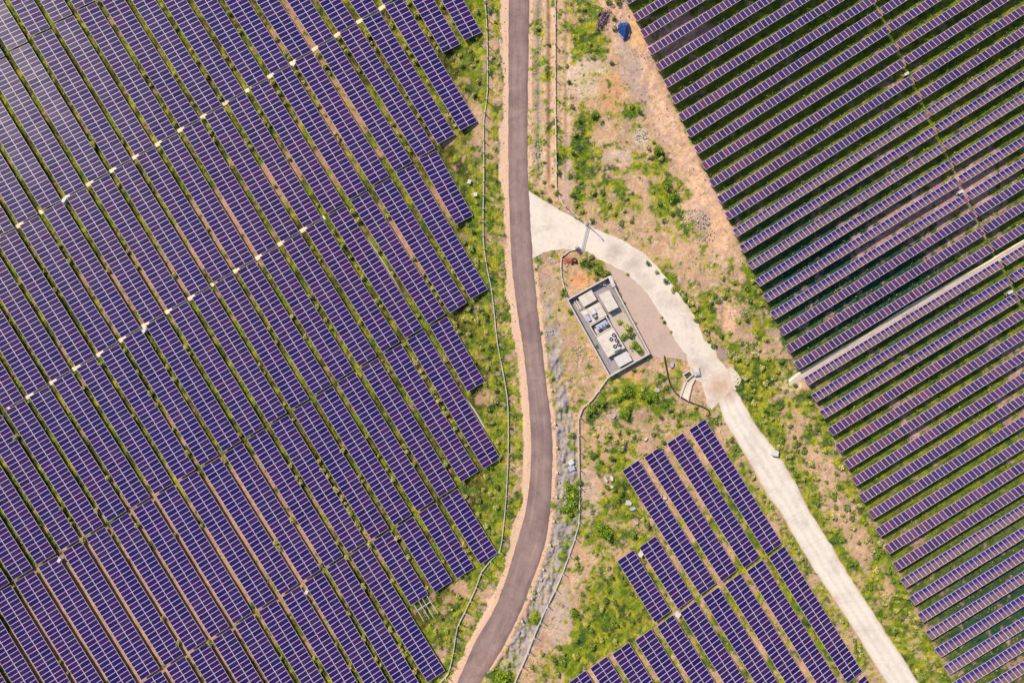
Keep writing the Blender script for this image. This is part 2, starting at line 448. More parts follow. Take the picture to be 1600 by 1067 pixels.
def ground_mat():
    m, nt, b = new_mat('soil_and_grass')
    at = nt.nodes.new('ShaderNodeVertexColor')
    at.layer_name = 'Cover'
    pos = nt.nodes.new('ShaderNodeNewGeometry').outputs['Position']
    n1 = noise_node(nt, 3.2, 4, .75, pos)
    r1 = ramp(nt, n1.outputs[0], [(.3, (.62, .62, .64)), (.5, (1, 1, 1)), (.72, (1.32, 1.30, 1.26))])
    c = mixrgb(nt, 'MULTIPLY', .65, at.outputs[0], r1.outputs[0])
    v = nt.nodes.new('ShaderNodeTexVoronoi')
    v.inputs['Scale'].default_value = 1.9
    nt.links.new(pos, v.inputs['Vector'])
    rv = ramp(nt, v.outputs['Distance'], [(.05, (1, 1, 1)), (.14, (0, 0, 0))])
    inv = nt.nodes.new('ShaderNodeMath'); inv.operation = 'MULTIPLY'
    sub = nt.nodes.new('ShaderNodeMath'); sub.operation = 'SUBTRACT'; sub.inputs[0].default_value = 1
    nt.links.new(at.outputs[1], sub.inputs[1])
    nt.links.new(rv.outputs[0], inv.inputs[0]); nt.links.new(sub.outputs[0], inv.inputs[1])
    i2 = nt.nodes.new('ShaderNodeMath'); i2.operation = 'MULTIPLY'; i2.inputs[1].default_value = .15
    nt.links.new(inv.outputs[0], i2.inputs[0])
    c = mixrgb(nt, 'MIX', i2.outputs[0], c, (.62, .56, .52))
    nt.links.new(c, b.inputs['Base Color'])
    b.inputs['Roughness'].default_value = .95
    b.inputs['Specular IOR Level'].default_value = .1
    n2 = noise_node(nt, 5.0, 4, .7, pos)
    bp = nt.nodes.new('ShaderNodeBump')
    bp.inputs['Strength'].default_value = .45
    bp.inputs['Distance'].default_value = .12
    nt.links.new(n2.outputs[0], bp.inputs['Height'])
    nt.links.new(bp.outputs[0], b.inputs['Normal'])
    return m


def leaf_mat(name):
    m, nt, b = new_mat(name)
    at = nt.nodes.new('ShaderNodeVertexColor')
    at.layer_name = 'Leaf'
    oi = nt.nodes.new('ShaderNodeObjectInfo')
    r = ramp(nt, oi.outputs['Random'], [(0, (.82, .9, .8)), (1, (1.15, 1.08, 1.1))])
    c = mixrgb(nt, 'MULTIPLY', 1.0, at.outputs[0], r.outputs[0])
    c2 = mixrgb(nt, 'MULTIPLY', 1.0, c, oi.outputs['Color'])
    nt.links.new(c2, b.inputs['Base Color'])
    b.inputs['Roughness'].default_value = .6
    b.inputs['Specular IOR Level'].default_value = .25
    return m


def glass_mat(name, c0, c1, painted_sheen=None):
    """dark silicon cells behind glass; each module a little different; optional reflection painted into the colour"""
    m, nt, b = new_mat(name)
    oi = nt.nodes.new('ShaderNodeObjectInfo')
    tc = nt.nodes.new('ShaderNodeTexCoord')
    r = ramp(nt, oi.outputs['Random'], [(0, tuple(k * .80 for k in c0)), (.25, c0), (.6, tuple((a + b2) / 2 for a, b2 in zip(c0, c1))), (.85, c1), (1, tuple(min(1, k * 1.15) for k in c1))])
    wp = nt.nodes.new('ShaderNodeNewGeometry').outputs['Position']
    big = noise_node(nt, .022, 3, .55, wp)
    rb = ramp(nt, big.outputs[0], [(.36, (.75, .95, 1.05)), (.5, (1, 1, 1)), (.64, (1.2, 1.0, .92))])
    c = mixrgb(nt, 'MULTIPLY', 1.0, r.outputs[0], rb.outputs[0])
    fil = noise_node(nt, .35, 4, .7, wp)
    rf = ramp(nt, fil.outputs[0], [(.48, (0, 0, 0)), (.8, (.22, .22, .22))])
    c = mixrgb(nt, 'MIX', rf.outputs[0], c, (.105, .075, .115))
    # cell grid: thin silver busbars
    for ax, sc in (('X', 6.2), ('Y', 6.2)):
        w = nt.nodes.new('ShaderNodeTexWave')
        w.wave_type = 'BANDS'; w.bands_direction = ax
        w.inputs['Scale'].default_value = sc / 3.14159 * .5 * 3.2
        nt.links.new(tc.outputs['Object'], w.inputs['Vector'])
        rr = ramp(nt, w.outputs[0], [(.93, (1, 1, 1)), (1, (1.5, 1.5, 1.4))])
        c = mixrgb(nt, 'MULTIPLY', .7, c, rr.outputs[0])
    rough = .31
    if painted_sheen:  # mauve-to-blue reflection painted as a gradient across each module
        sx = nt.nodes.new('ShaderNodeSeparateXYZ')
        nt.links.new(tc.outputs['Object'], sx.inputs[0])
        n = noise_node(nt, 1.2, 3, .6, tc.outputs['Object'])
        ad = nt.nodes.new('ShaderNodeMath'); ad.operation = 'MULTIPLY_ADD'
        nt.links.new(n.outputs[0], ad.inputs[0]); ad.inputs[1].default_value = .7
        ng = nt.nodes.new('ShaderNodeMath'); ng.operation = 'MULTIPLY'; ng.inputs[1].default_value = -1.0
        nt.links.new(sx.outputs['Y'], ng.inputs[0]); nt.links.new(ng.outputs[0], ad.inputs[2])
        col, lo, hi, amt = painted_sheen
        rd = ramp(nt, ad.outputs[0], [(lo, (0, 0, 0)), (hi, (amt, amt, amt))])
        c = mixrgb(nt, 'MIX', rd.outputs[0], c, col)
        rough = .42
    nt.links.new(c, b.inputs['Base Color'])
    b.inputs['Roughness'].default_value = rough
    b.inputs['Specular IOR Level'].default_value = .13
    b.inputs['IOR'].default_value = 1.45
    return m


M = {}
M['ground'] = ground_mat()
M['leaf'] = leaf_mat('foliage')
M['cell_wide'] = glass_mat('wide_module_glass', (.019, .012, .105), (.034, .012, .098))
M['cell_clean'] = glass_mat('narrow_module_glass', (.044, .026, .112), (.080, .034, .106))
M['cell_sheen'] = glass_mat('painted_sheen_module_glass', (.016, .014, .150), (.030, .016, .150), ((.150, .088, .122), -.9, -.3, .88))  # mauve reflection painted over nearly the whole module
M['cell_half'] = glass_mat('half_painted_sheen_module_glass', (.016, .014, .150), (.030, .016, .150), ((.145, .080, .118), -.05, .45, .88))  # mauve reflection painted over part of the module, the rest blue
M['alu'] = plain('anodised_frame', (.78, .66, .64), .45, .12, 3, metal=.0, spec=.5)
M['steel'] = plain('galvanised_steel', (.42, .42, .44), .5, .2, 3, metal=.3)
M['rust'] = plain('rusty_primer', (.50, .16, .10), .8, .3, 6)
M['white'] = plain('white_paint', (.60, .58, .58), .5, .10, 4)
M['cream'] = plain('cream_roof_coating', (.62, .56, .49), .8, .24, 1.1, bump=.15)
M['grey'] = plain('pale_grey_metal', (.55, .56, .60), .5, .12, 4)
M['dark'] = plain('dark_machinery', (.06, .03, .035), .6, .4, 8)
M['render'] = plain('cement_render', (.55, .50, .45), .9, .3, 2.5, bump=.2)
M['stone'] = plain('pale_rock', (.48, .40, .35), .9, .25, 3, bump=.5)
M['whitestone'] = plain('white_stone', (.58, .54, .50), .9, .2, 5, bump=.4)
M['bark'] = plain('bark', (.12, .08, .05), .95, .3, 6)
M['paving'] = plain('mauve_paving', (.30, .275, .305), .85, .28, 1.0, bump=.2)
M['pipe'] = plain('black_pipe', (.03, .025, .025), .6, .2, 4)
M['red'] = plain('red_metal', (.55, .10, .07), .6, .25, 5)
M['tarp'] = plain('blue_tarpaulin', (.012, .055, .23), .45, .4, 1.4, bump=.6)
M['slime'] = plain('green_standing_water', (.085, .075, .03), .15, .4, 1.5)
M['bluegrey'] = plain('blue_grey_metal', (.40, .43, .62), .4, .15, 4)
M['panelroof'] = plain('pale_panel_roof', (.60, .57, .56), .6, .10, 2.0)


def asphalt_mat():
    m, nt, b = new_mat('worn_asphalt')
    geo = nt.nodes.new('ShaderNodeNewGeometry')
    pos = geo.outputs['Position']
    uv = nt.nodes.new('ShaderNodeUVMap')
    sx = nt.nodes.new('ShaderNodeSeparateXYZ')
    nt.links.new(uv.outputs[0], sx.inputs[0])
    n = noise_node(nt, .35, 6, .65, pos)
    base = ramp(nt, n.outputs[0], [(.3, (.215, .145, .135)), (.5, (.262, .180, .168)), (.7, (.31, .222, .202))])
    lane = ramp(nt, sx.outputs['X'], [(0, (.86, .82, .84)), (.12, (.96, .94, .95)), (.3, (1.10, 1.1, 1.09)), (.5, (1.0, 1.0, 1.0)), (.7, (1.12, 1.12, 1.1)), (.88, (.92, .9, .92)), (1, (.74, .70, .72))])
    c = mixrgb(nt, 'MULTIPLY', 1, base.outputs[0], lane.outputs[0])
    n2 = noise_node(nt, 14, 2, .6, pos)
    r2 = ramp(nt, n2.outputs[0], [(.3, (.86, .86, .86)), (.7, (1.12, 1.12, 1.12))])
    c = mixrgb(nt, 'MULTIPLY', 1, c, r2.outputs[0])
    n3 = noise_node(nt, .16, 2, .5, pos)
    r3 = ramp(nt, n3.outputs[0], [(.5, (1, 1, 1)), (.515, (.82, .8, .84)), (.53, (1, 1, 1))])
    c = mixrgb(nt, 'MULTIPLY', .8, c, r3.outputs[0])
    mp = nt.nodes.new('ShaderNodeMapping'); mp.inputs['Scale'].default_value = (9.0, .10, 1)
    nt.links.new(uv.outputs[0], mp.inputs['Vector'])
    st = noise_node(nt, 1.0, 4, .6, mp.outputs[0])
    rc = ramp(nt, st.outputs[0], [(.3, (.84, .83, .85)), (.5, (1, 1, 1)), (.7, (1.10, 1.09, 1.07))])
    c = mixrgb(nt, 'MULTIPLY', 1, c, rc.outputs[0])
    sp = noise_node(nt, 1.1, 5, .75, pos)
    rs = ramp(nt, sp.outputs[0], [(.30, (.78, .76, .78)), (.42, (1, 1, 1)), (.66, (1, 1, 1)), (.74, (1.16, 1.12, 1.06))])
    c = mixrgb(nt, 'MULTIPLY', 1, c, rs.outputs[0])
    pa = noise_node(nt, .09, 1, .4, pos)
    rp_ = ramp(nt, pa.outputs[0], [(.40, (.86, .85, .88)), (.46, (1, 1, 1)), (.60, (1, 1, 1)), (.64, (1.12, 1.1, 1.06))])
    c = mixrgb(nt, 'MULTIPLY', 1, c, rp_.outputs[0])
    nt.links.new(c, b.inputs['Base Color'])
    b.inputs['Roughness'].default_value = .9
    bp = nt.nodes.new('ShaderNodeBump'); bp.inputs['Strength'].default_value = .2; bp.inputs['Distance'].default_value = .02
    nt.links.new(n2.outputs[0], bp.inputs['Height']); nt.links.new(bp.outputs[0], b.inputs['Normal'])
    return m


def concrete_mat(name, col, stain, amt=1.0, ruts=False, blobs=()):
    m, nt, b = new_mat(name)
    pos = nt.nodes.new('ShaderNodeNewGeometry').outputs['Position']
    n = noise_node(nt, .22, 6, .7, pos)
    c1 = ramp(nt, n.outputs[0], [(.34, stain), (.5, col), (.72, tuple(min(.82, k * 1.08) for k in col))])
    n2 = noise_node(nt, 1.6, 5, .7, pos)
    r2 = ramp(nt, n2.outputs[0], [(.28, (.88, .86, .85)), (.5, (1, 1, 1)), (.75, (1.05, 1.04, 1.03))])
    c = mixrgb(nt, 'MULTIPLY', amt, c1.outputs[0], r2.outputs[0])
    n3 = noise_node(nt, .3, 3, .5, pos)
    r3 = ramp(nt, n3.outputs[0], [(.496, (1, 1, 1)), (.5, (.72, .68, .66)), (.504, (1, 1, 1))])
    c = mixrgb(nt, 'MULTIPLY', .5, c, r3.outputs[0])
    for bx, by, br, bc, ba in blobs:     # washed-out soil and dried mud lying on the slab
        w = P(bx, by)
        vs_ = nt.nodes.new('ShaderNodeVectorMath'); vs_.operation = 'DISTANCE'; vs_.inputs[1].default_value = (w.x, w.y, .06)
        nt.links.new(pos, vs_.inputs[0])
        dv = nt.nodes.new('ShaderNodeMath'); dv.operation = 'DIVIDE'; dv.inputs[1].default_value = br / PXM
        nt.links.new(vs_.outputs['Value'], dv.inputs[0])
        nb = noise_node(nt, .9, 5, .7, pos)
        ab = nt.nodes.new('ShaderNodeMath'); ab.operation = 'MULTIPLY_ADD'; ab.inputs[1].default_value = 1.5; nt.links.new(nb.outputs[0], ab.inputs[0]); nt.links.new(dv.outputs[0], ab.inputs[2])
        rb = ramp(nt, ab.outputs[0], [(.0, (ba, ba, ba)), (1.0, (0, 0, 0))])
        rb.color_ramp.elements[0].position = .62 / 1.0 if False else .45
        hv = nt.nodes.new('ShaderNodeMath'); hv.operation = 'MULTIPLY'; hv.inputs[1].default_value = .55; nt.links.new(ab.outputs[0], hv.inputs[0]); nt.links.new(hv.outputs[0], rb.inputs[0])
        c = mixrgb(nt, 'MIX', rb.outputs[0], c, bc)
    if ruts:
        uv = nt.nodes.new('ShaderNodeUVMap')
        sx = nt.nodes.new('ShaderNodeSeparateXYZ')
        nt.links.new(uv.outputs[0], sx.inputs[0])
        rl = ramp(nt, sx.outputs['X'], [(0, (.74, .68, .60)), (.08, (.95, .93, .9)), (.26, (1.03, 1.03, 1.03)), (.36, (.92, .91, .9)), (.5, (1.02, 1.02, 1.02)), (.66, (.92, .91, .9)), (.8, (1.03, 1.03, 1.03)), (.93, (.95, .93, .9)), (1, (.76, .7, .62))])
        c = mixrgb(nt, 'MULTIPLY', 1, c, rl.outputs[0])
        ma = nt.nodes.new('ShaderNodeMath'); ma.operation = 'FRACT'
        mb = nt.nodes.new('ShaderNodeMath'); mb.operation = 'MULTIPLY'; mb.inputs[1].default_value = 1 / 7.0
        nt.links.new(sx.outputs['Y'], mb.inputs[0]); nt.links.new(mb.outputs[0], ma.inputs[0])
        rj = ramp(nt, ma.outputs[0], [(0, (.72, .68, .64)), (.012, (.8, .76, .72)), (.02, (1, 1, 1))])
        c = mixrgb(nt, 'MULTIPLY', .6, c, rj.outputs[0])
    nt.links.new(c, b.inputs['Base Color'])
    b.inputs['Roughness'].default_value = .88
    bp = nt.nodes.new('ShaderNodeBump'); bp.inputs['Strength'].default_value = .2; bp.inputs['Distance'].default_value = .03
    nt.links.new(n2.outputs[0], bp.inputs['Height']); nt.links.new(bp.outputs[0], b.inputs['Normal'])
    return m


M['asphalt'] = asphalt_mat()
M['apron'] = concrete_mat('apron_concrete', (.69, .61, .53), (.55, .46, .40), blobs=[(1125, 603, 30, (.50, .33, .23), .9), (962, 392, 18, (.40, .32, .28), .7), (985, 415, 16, (.40, .32, .28), .6), (1010, 446, 16, (.42, .34, .29), .55), (1096, 575, 20, (.40, .33, .30), .7), (1115, 560, 16, (.52, .42, .34), .5), (1040, 470, 18, (.48, .40, .34), .4)])
M['croad'] = concrete_mat('road_concrete', (.70, .635, .56), (.60, .53, .465), .8, True, blobs=[(1136, 612, 22, (.50, .33, .23), .9), (1308, 934, 12, (.58, .40, .30), .5)])
M['yard'] = concrete_mat('dusty_yard', (.50, .375, .315), (.43, .32, .27))
M['drain'] = concrete_mat('drain_concrete', (.82, .70, .48), (.72, .58, .40))
M['track'] = concrete_mat('track_concrete', (.52, .44, .38), (.42, .35, .30))

# ------------------------------------------------------------ the ground: one sheet
def axis(lo, hi, step):
    core = np.arange(lo, hi + step * .5, step)
    grow = np.cumsum(step * 1.35 ** np.arange(1, 29))
    grow = grow[grow < 2500]
    return np.concatenate([(lo - grow)[::-1], core, hi + grow])


def build_ground():
    xs, ys = axis(-106, 106, .25), axis(-73, 73, .25)
    nx, ny = len(xs), len(ys)
    X, Y = np.meshgrid(xs, ys)
    px, py = (X * PXM + 800).ravel(), (533.5 - Y * PXM).ravel()
    col, veg, rough = cover(px, py)
    d = np.minimum.reduce([np.where((px > road_x(py, ROAD_L) - 9) & (px < road_x(py, ROAD_R) + 9), 0.0, 30.0),
                           np.where(inside(px, py, APRON), 0.0, seg_dist(px, py, APRON + APRON[:1])),
                           np.where(inside(px, py, YARD), 0.0, seg_dist(px, py, YARD + YARD[:1])),
                           np.where(inside(px, py, CROAD_POLY), 0.0, seg_dist(px, py, CROAD_POLY + CROAD_POLY[:1])),
                           np.where(inside(px, py, COMP), 0.0, seg_dist(px, py, COMP + COMP[:1])),
                           np.maximum(seg_dist(px, py, TRACK) - 7, 0), np.maximum(seg_dist(px, py, CHAN) - 3, 0)])
    mask = sst(3, 14, d)
    z = (fbm(px, py, 14, 61, 4) - .5) * .55 * rough * mask + (fbm(px, py, 70, 65, 2) - .5) * .3 * mask
    xr_ = road_x(py, ROAD_R)
    db_ = px - xr_
    bk = sst(7, 14, db_) * sst(48, 30, db_) * sst(500, 600, py)
    rid = fbm(px * 2.2, py * .9, 9, 401, 3)
    z = z + ((rid - .5) * 1.5 - .15) * bk * mask + relief(px, py) * mask
    z = np.where(mask < .02, 0, z - .02 * mask)
    z = np.where((np.abs(X.ravel()) > 110) | (np.abs(Y.ravel()) > 77), z * 0, z)
    me = bpy.data.meshes.new('ground')
    nv = nx * ny
    me.vertices.add(nv)
    me.vertices.foreach_set('co', np.stack([X.ravel(), Y.ravel(), z], 1).astype(np.float32).ravel())
    i = (np.arange(ny - 1)[:, None] * nx + np.arange(nx - 1)[None, :]).ravel()
    quads = np.stack([i, i + 1, i + nx + 1, i + nx], 1).astype(np.int32)
    nf = len(quads)
    me.loops.add(nf * 4)
    me.loops.foreach_set('vertex_index', quads.ravel())
    me.polygons.add(nf)
    me.polygons.foreach_set('loop_start', np.arange(0, nf * 4, 4, dtype=np.int32))
    me.polygons.foreach_set('use_smooth', np.ones(nf, bool))
    a = me.color_attributes.new('Cover', 'FLOAT_COLOR', 'POINT')
    a.data.foreach_set('color', np.concatenate([col, veg[:, None]], 1).astype(np.float32).ravel())
    me.update()
    me.validate()
    tag(obj('ground', me, None, M['ground']), kind='structure')


build_ground()


# ------------------------------------------------------------ roads, paths, channels
def ribbon(name, Lp, Rp, z, mat, drop=.25, jitter=.06, step=1.0):
    """strip between two edges (lists of world xy), with side faces"""
    bm = bmesh.new()
    uvl = bm.loops.layers.uv.new('UVMap')
    cols = [0, .12, .3, .5, .7, .88, 1]
    rows = []
    for i, (l, r) in enumerate(zip(Lp, Rp)):
        jl = (float(vnoise(np.array([i * 1.7]), np.array([3.1]), 1.3, 5)[0]) - .5) * 2 * jitter
        jr = (float(vnoise(np.array([i * 1.9]), np.array([9.1]), 1.3, 6)[0]) - .5) * 2 * jitter
        d = (r - l).normalized()
        l2, r2 = l + d * jl, r + d * jr
        vs = [bm.verts.new((*(l2.lerp(r2, t)), z + .03 * (1 - (2 * t - 1) ** 2))) for t in cols]
        bl, br = bm.verts.new((*l2, z - drop)), bm.verts.new((*r2, z - drop))
        rows.append((vs, bl, br, i * step))
    for (a, al, ar, s0), (b, bl, br, s1) in zip(rows[:-1], rows[1:]):
        for k in range(len(cols) - 1):
            f = bm.faces.new((a[k], b[k], b[k + 1], a[k + 1]))
            for lp, uv in zip(f.loops, ((cols[k], s0), (cols[k], s1), (cols[k + 1], s1), (cols[k + 1], s0))):
                lp[uvl].uv = uv
        bm.faces.new((al, bl, b[0], a[0]))
        bm.faces.new((a[-1], b[-1], br, ar))
    bmesh.ops.recalc_face_normals(bm, faces=bm.faces[:])
    if sum(f.normal.z for f in bm.faces) < 0:
        bmesh.ops.reverse_faces(bm, faces=bm.faces[:])
    return from_bm(name, bm, mat)


def smooth_pts(pts, step):
    """Catmull-Rom through points, resampled"""
    v = [Vector(p) for p in pts]
    out = []
    for i in range(len(v) - 1):
        p0, p1, p2, p3 = v[max(i - 1, 0)], v[i], v[i + 1], v[min(i + 2, len(v) - 1)]
        n = max(1, int((p2 - p1).length / step))
        for k in range(n):
            t = k / n
            out.append(.5 * ((2 * p1) + (p2 - p0) * t + (2 * p0 - 5 * p1 + 4 * p2 - p3) * t * t + (3 * p1 - p0 - 3 * p2 + p3) * t ** 3))
    out.append(v[-1])
    return out


def w2(px, py, z=0.0):
    v = P(px, py, z)
    return Vector((v.x, v.y))


ysr = list(np.arange(-400, 1300, 8.0))
sl = smooth_pts([(b, a) for a, b in ROAD_L], 8); sr = smooth_pts([(b, a) for a, b in ROAD_R], 8)
fl_ = lambda s, y: float(np.interp(y, [p.y for p in s], [p.x for p in s]))
tag(ribbon('asphalt_road', [w2(fl_(sl, y), y) for y in ysr], [w2(fl_(sr, y), y) for y in ysr], .06, M['asphalt'], jitter=.10), kind='structure')

L2 = smooth_pts(CROAD_L, 8); R2 = smooth_pts(CROAD_R, 8)
nn = 75
pick = lambda s, i: s[int(i * (len(s) - 1) / (nn - 1))]
tag(ribbon('concrete_road', [w2(*pick(L2, i)) for i in range(nn)], [w2(*pick(R2, i)) for i in range(nn)], .07, M['croad'], jitter=.16), kind='structure')


def slab(name, pts, z, mat, drop=.3, jitter=.08, parent=None, seed=0, px=True):
    """flat slab with side faces from an outline"""
    out = []
    n = len(pts)
    for i in range(n):
        a, b = Vector(pts[i][:2]), Vector(pts[(i + 1) % n][:2])
        k = max(1, int((b - a).length / (5.0 if px else .6))) if jitter else 1
        for j in range(k):
            q = a.lerp(b, j / k)
            q = w2(q.x, q.y) if px else q.copy()
            if jitter:
                q = q + Vector((random.Random(seed + i * 31 + j).uniform(-1, 1), random.Random(seed + i * 37 + j * 3 + 1).uniform(-1, 1))) * jitter
            out.append(q)
    bm = bmesh.new()
    top = [bm.verts.new((p.x, p.y, z)) for p in out]
    bot = [bm.verts.new((p.x, p.y, z - drop)) for p in out]
    for t in tessellate_polygon([[Vector((p.x, p.y, 0)) for p in out]]):
        bm.faces.new([top[i] for i in t])
    m = len(out)
    for i in range(m):
        j = (i + 1) % m
        bm.faces.new((top[i], top[j], bot[j], bot[i]))
    bmesh.ops.recalc_face_normals(bm, faces=bm.faces[:])
    ups = sum(f.normal.z for f in bm.faces)
    if ups < 0: bmesh.ops.reverse_faces(bm, faces=bm.faces[:])
    return from_bm(name, bm, mat, parent)


tag(slab('concrete_apron', APRON, .055, M['apron'], jitter=.10), kind='structure')
tag(slab('dirt_yard', YARD, .035, M['yard'], jitter=.12, seed=5), kind='structure')


def path_ribbon(name, pts, wl, wr, z, mat, step=6, **kw):
    s = smooth_pts(pts, step)
    Lp, Rp = [], []
    for i, p in enumerate(s):
        d = (s[min(i + 1, len(s) - 1)] - s[max(i - 1, 0)]).normalized()
        nrm = Vector((-d.y, d.x))
        q = p - nrm * wl; r = p + nrm * wr
        Lp.append(w2(q.x, q.y)); Rp.append(w2(r.x, r.y))
    return ribbon(name, Lp, Rp, z, mat, **kw)


# photo y grows downwards, so the left side of travel is the lower right one
tag(path_ribbon('service_track', TRACK, -1.5, 9.5, .04, M['track'], jitter=.05), kind='structure')
tag(path_ribbon('track_kerb', TRACK, 1.7, 1.5, .14, M['drain'], jitter=.04), kind='structure')
tag(slab('track_landing', [(1232, 592), (1242, 585), (1256, 577), (1259, 584), (1250, 592), (1240, 602), (1233, 602)], .06, M['whitestone'], seed=9), kind='structure')
cb = [line('B', g) for g in np.arange(-2, 16.6, .5)]
cc = [line('C', g) for g in np.arange(-6, 10.4, .5)]
tag(path_ribbon('upper_drainage_channel', [(x, y + .3) for x, y in cb], 3.0, 3.0, .05, M['drain'], jitter=.03), kind='structure')
tag(path_ribbon('lower_drainage_channel', [(x, y + .3) for x, y in cc], 3.2, 3.2, .05, M['drain'], jitter=.03), kind='structure')
tag(path_ribbon('side_drainage_channel', CHAN, 1.2, 1.2, .05, M['track'], jitter=.04), kind='structure')



# ------------------------------------------------------------ solar tables
def box_bm(bm, c, s, mi=0, mat=None):
    r = bmesh.ops.create_cube(bm, size=1.0)
    for v in r['verts']:
        v.co = Vector((v.co.x * s[0], v.co.y * s[1], v.co.z * s[2])) + Vector(c)
        if mat is not None: v.co = mat @ v.co
    for f in {f for v in r['verts'] for f in v.link_faces}: f.material_index = mi


def module_mesh(name, ly, lx, cell):
    """one framed module, long side along y, origin at its centre; frame proud of the glass"""
    bm = bmesh.new()
    fw, t = (.036 if ly > 1.8 else .031), .04
    hx, hy = lx / 2, ly / 2
    o = [(-hx, -hy), (hx, -hy), (hx, hy), (-hx, hy)]
    i = [(-hx + fw, -hy + fw), (hx - fw, -hy + fw), (hx - fw, hy - fw), (-hx + fw, hy - fw)]
    O = [bm.verts.new((x, y, t / 2)) for x, y in o]
    I = [bm.verts.new((x, y, t / 2)) for x, y in i]
    G = [bm.verts.new((x, y, t / 2 - .008)) for x, y in i]
    B = [bm.verts.new((x, y, -t / 2)) for x, y in o]
    for k in range(4):
        j = (k + 1) % 4
        bm.faces.new((O[k], O[j], I[j], I[k]))
        bm.faces.new((I[k], I[j], G[j], G[k]))
        bm.faces.new((B[k], B[j], O[j], O[k]))
    f = bm.faces.new(G); f.material_index = 1
    bm.faces.new(B[::-1])
    me = bpy.data.meshes.new(name)
    bm.normal_update(); bm.to_mesh(me); bm.free()
    me.materials.append(M['alu']); me.materials.append(cell)
    return me


WL, WR = 1.93, 1.66
ME = {}


def mod(kind, pitch):
    key = (kind, round(pitch, 3))
    if key not in ME:
        ME[key] = module_mesh('solar_module', {'wide': WL, 'clean': WR, 'dusty': WR, 'half': WR}[kind], pitch - .012, {'wide': M['cell_wide'], 'clean': M['cell_clean'], 'dusty': M['cell_sheen'], 'half': M['cell_half']}[kind])  # 'dusty' modules carry the painted mauve reflection, 'half' ones part of it
    return ME[key]


def frame_mesh(n, pitch, across, h, tilt, wide):
    """legs, rafters and purlins of one table; x along the table, y across (towards the high edge)"""
    bm = bmesh.new()
    R = Matrix.Translation((0, 0, h)) @ Matrix.Rotation(tilt, 4, 'X')
    L = n * pitch
    for y in ([-across * .36, -across * .12, across * .12, across * .36] if wide else [-across * .28, across * .28]):
        box_bm(bm, (L / 2, y, -.06), (L - .06, .05, .06), 0, R)
    k = max(2, int(L / 3.2) + 1)
    for i in range(k):
        x = .5 + (L - 1.0) * i / (k - 1)
        box_bm(bm, (x, 0, -.12), (.06, across * .86, .07), 0, R)
        for y in ((-across * .28, across * .28) if wide else (0.0,)):
            top = R @ Vector((x, y, -.15))
            box_bm(bm, (top.x, top.y, (top.z - .35) / 2), (.09, .09, top.z + .35))
    me = bpy.data.meshes.new('support_frame')
    bm.normal_update(); bm.to_mesh(me); bm.free()
    me.materials.append(M['steel'])
    return me


MARG = 45.0
RECTS = []      # plan rectangles of all tables, to keep plants out


def make_table(name, p0, p1, h, tilt, wide, kind, flip):
    h += random.uniform(-.06, .06); tilt += math.radians(random.uniform(-.9, .9))
    """table from photo point p0 to p1 (centre line).  flip=+1: high edge on the left of travel"""
    a, b = P(*p0, h), P(*p1, h)
    L = (b - a).length
    n = max(1, round(L / (.957 if wide else .951)))
    pitch = L / n
    d = (b - a).normalized()
    # only modules in and near the picture
    ok = []
    for i in range(n):
        q = a + d * pitch * (i + .5)
        x, y = q.x / (H - h) * H * PXM + 800, 533.5 - q.y / (H - h) * H * PXM
        if -MARG < x < 1600 + MARG and -MARG < y < 1067 + MARG: ok.append(i)
    if not ok: return None
    i0, i1 = min(ok), max(ok)
    a = a + d * pitch * i0
    n = i1 - i0 + 1
    if not any(True for i in ok): return None
    mid = a + d * pitch * n / 2
    rz = math.atan2(d.y, d.x)
    root = empty(name, (a.x, a.y, 0), rz)
    across = WL * 2 + .03 if wide else WR
    tl = tilt * flip
    me = mod(kind, pitch)
    fr = obj('support_frame', frame_mesh(n, pitch, across, h, tl, wide), root)
    R = Matrix.Translation((0, 0, h)) @ Matrix.Rotation(tl, 4, 'X')
    ysub = (-(WL / 2 + .012), WL / 2 + .012) if wide else (0.0,)
    e = R.to_euler()
    for yy in ysub:
        for i in range(n):
            o = bpy.data.objects.new('solar_module', me)
            o.parent = root
            o.location = R @ Vector((pitch * (i + .5), yy, 0))
            o.rotation_euler = (e.x + random.gauss(0, .011), random.gauss(0, .009), 0)
            COL.objects.link(o)
    RECTS.append((a.x, a.y, d.x, d.y, n * pitch, across * math.cos(tilt) / 2, wide))
    return root, n, mid


def visible(p0, p1):
    return not (max(p0[0], p1[0]) < -18 or min(p0[0], p1[0]) > 1618 or max(p0[1], p1[1]) < -18 or min(p0[1], p1[1]) > 1085)


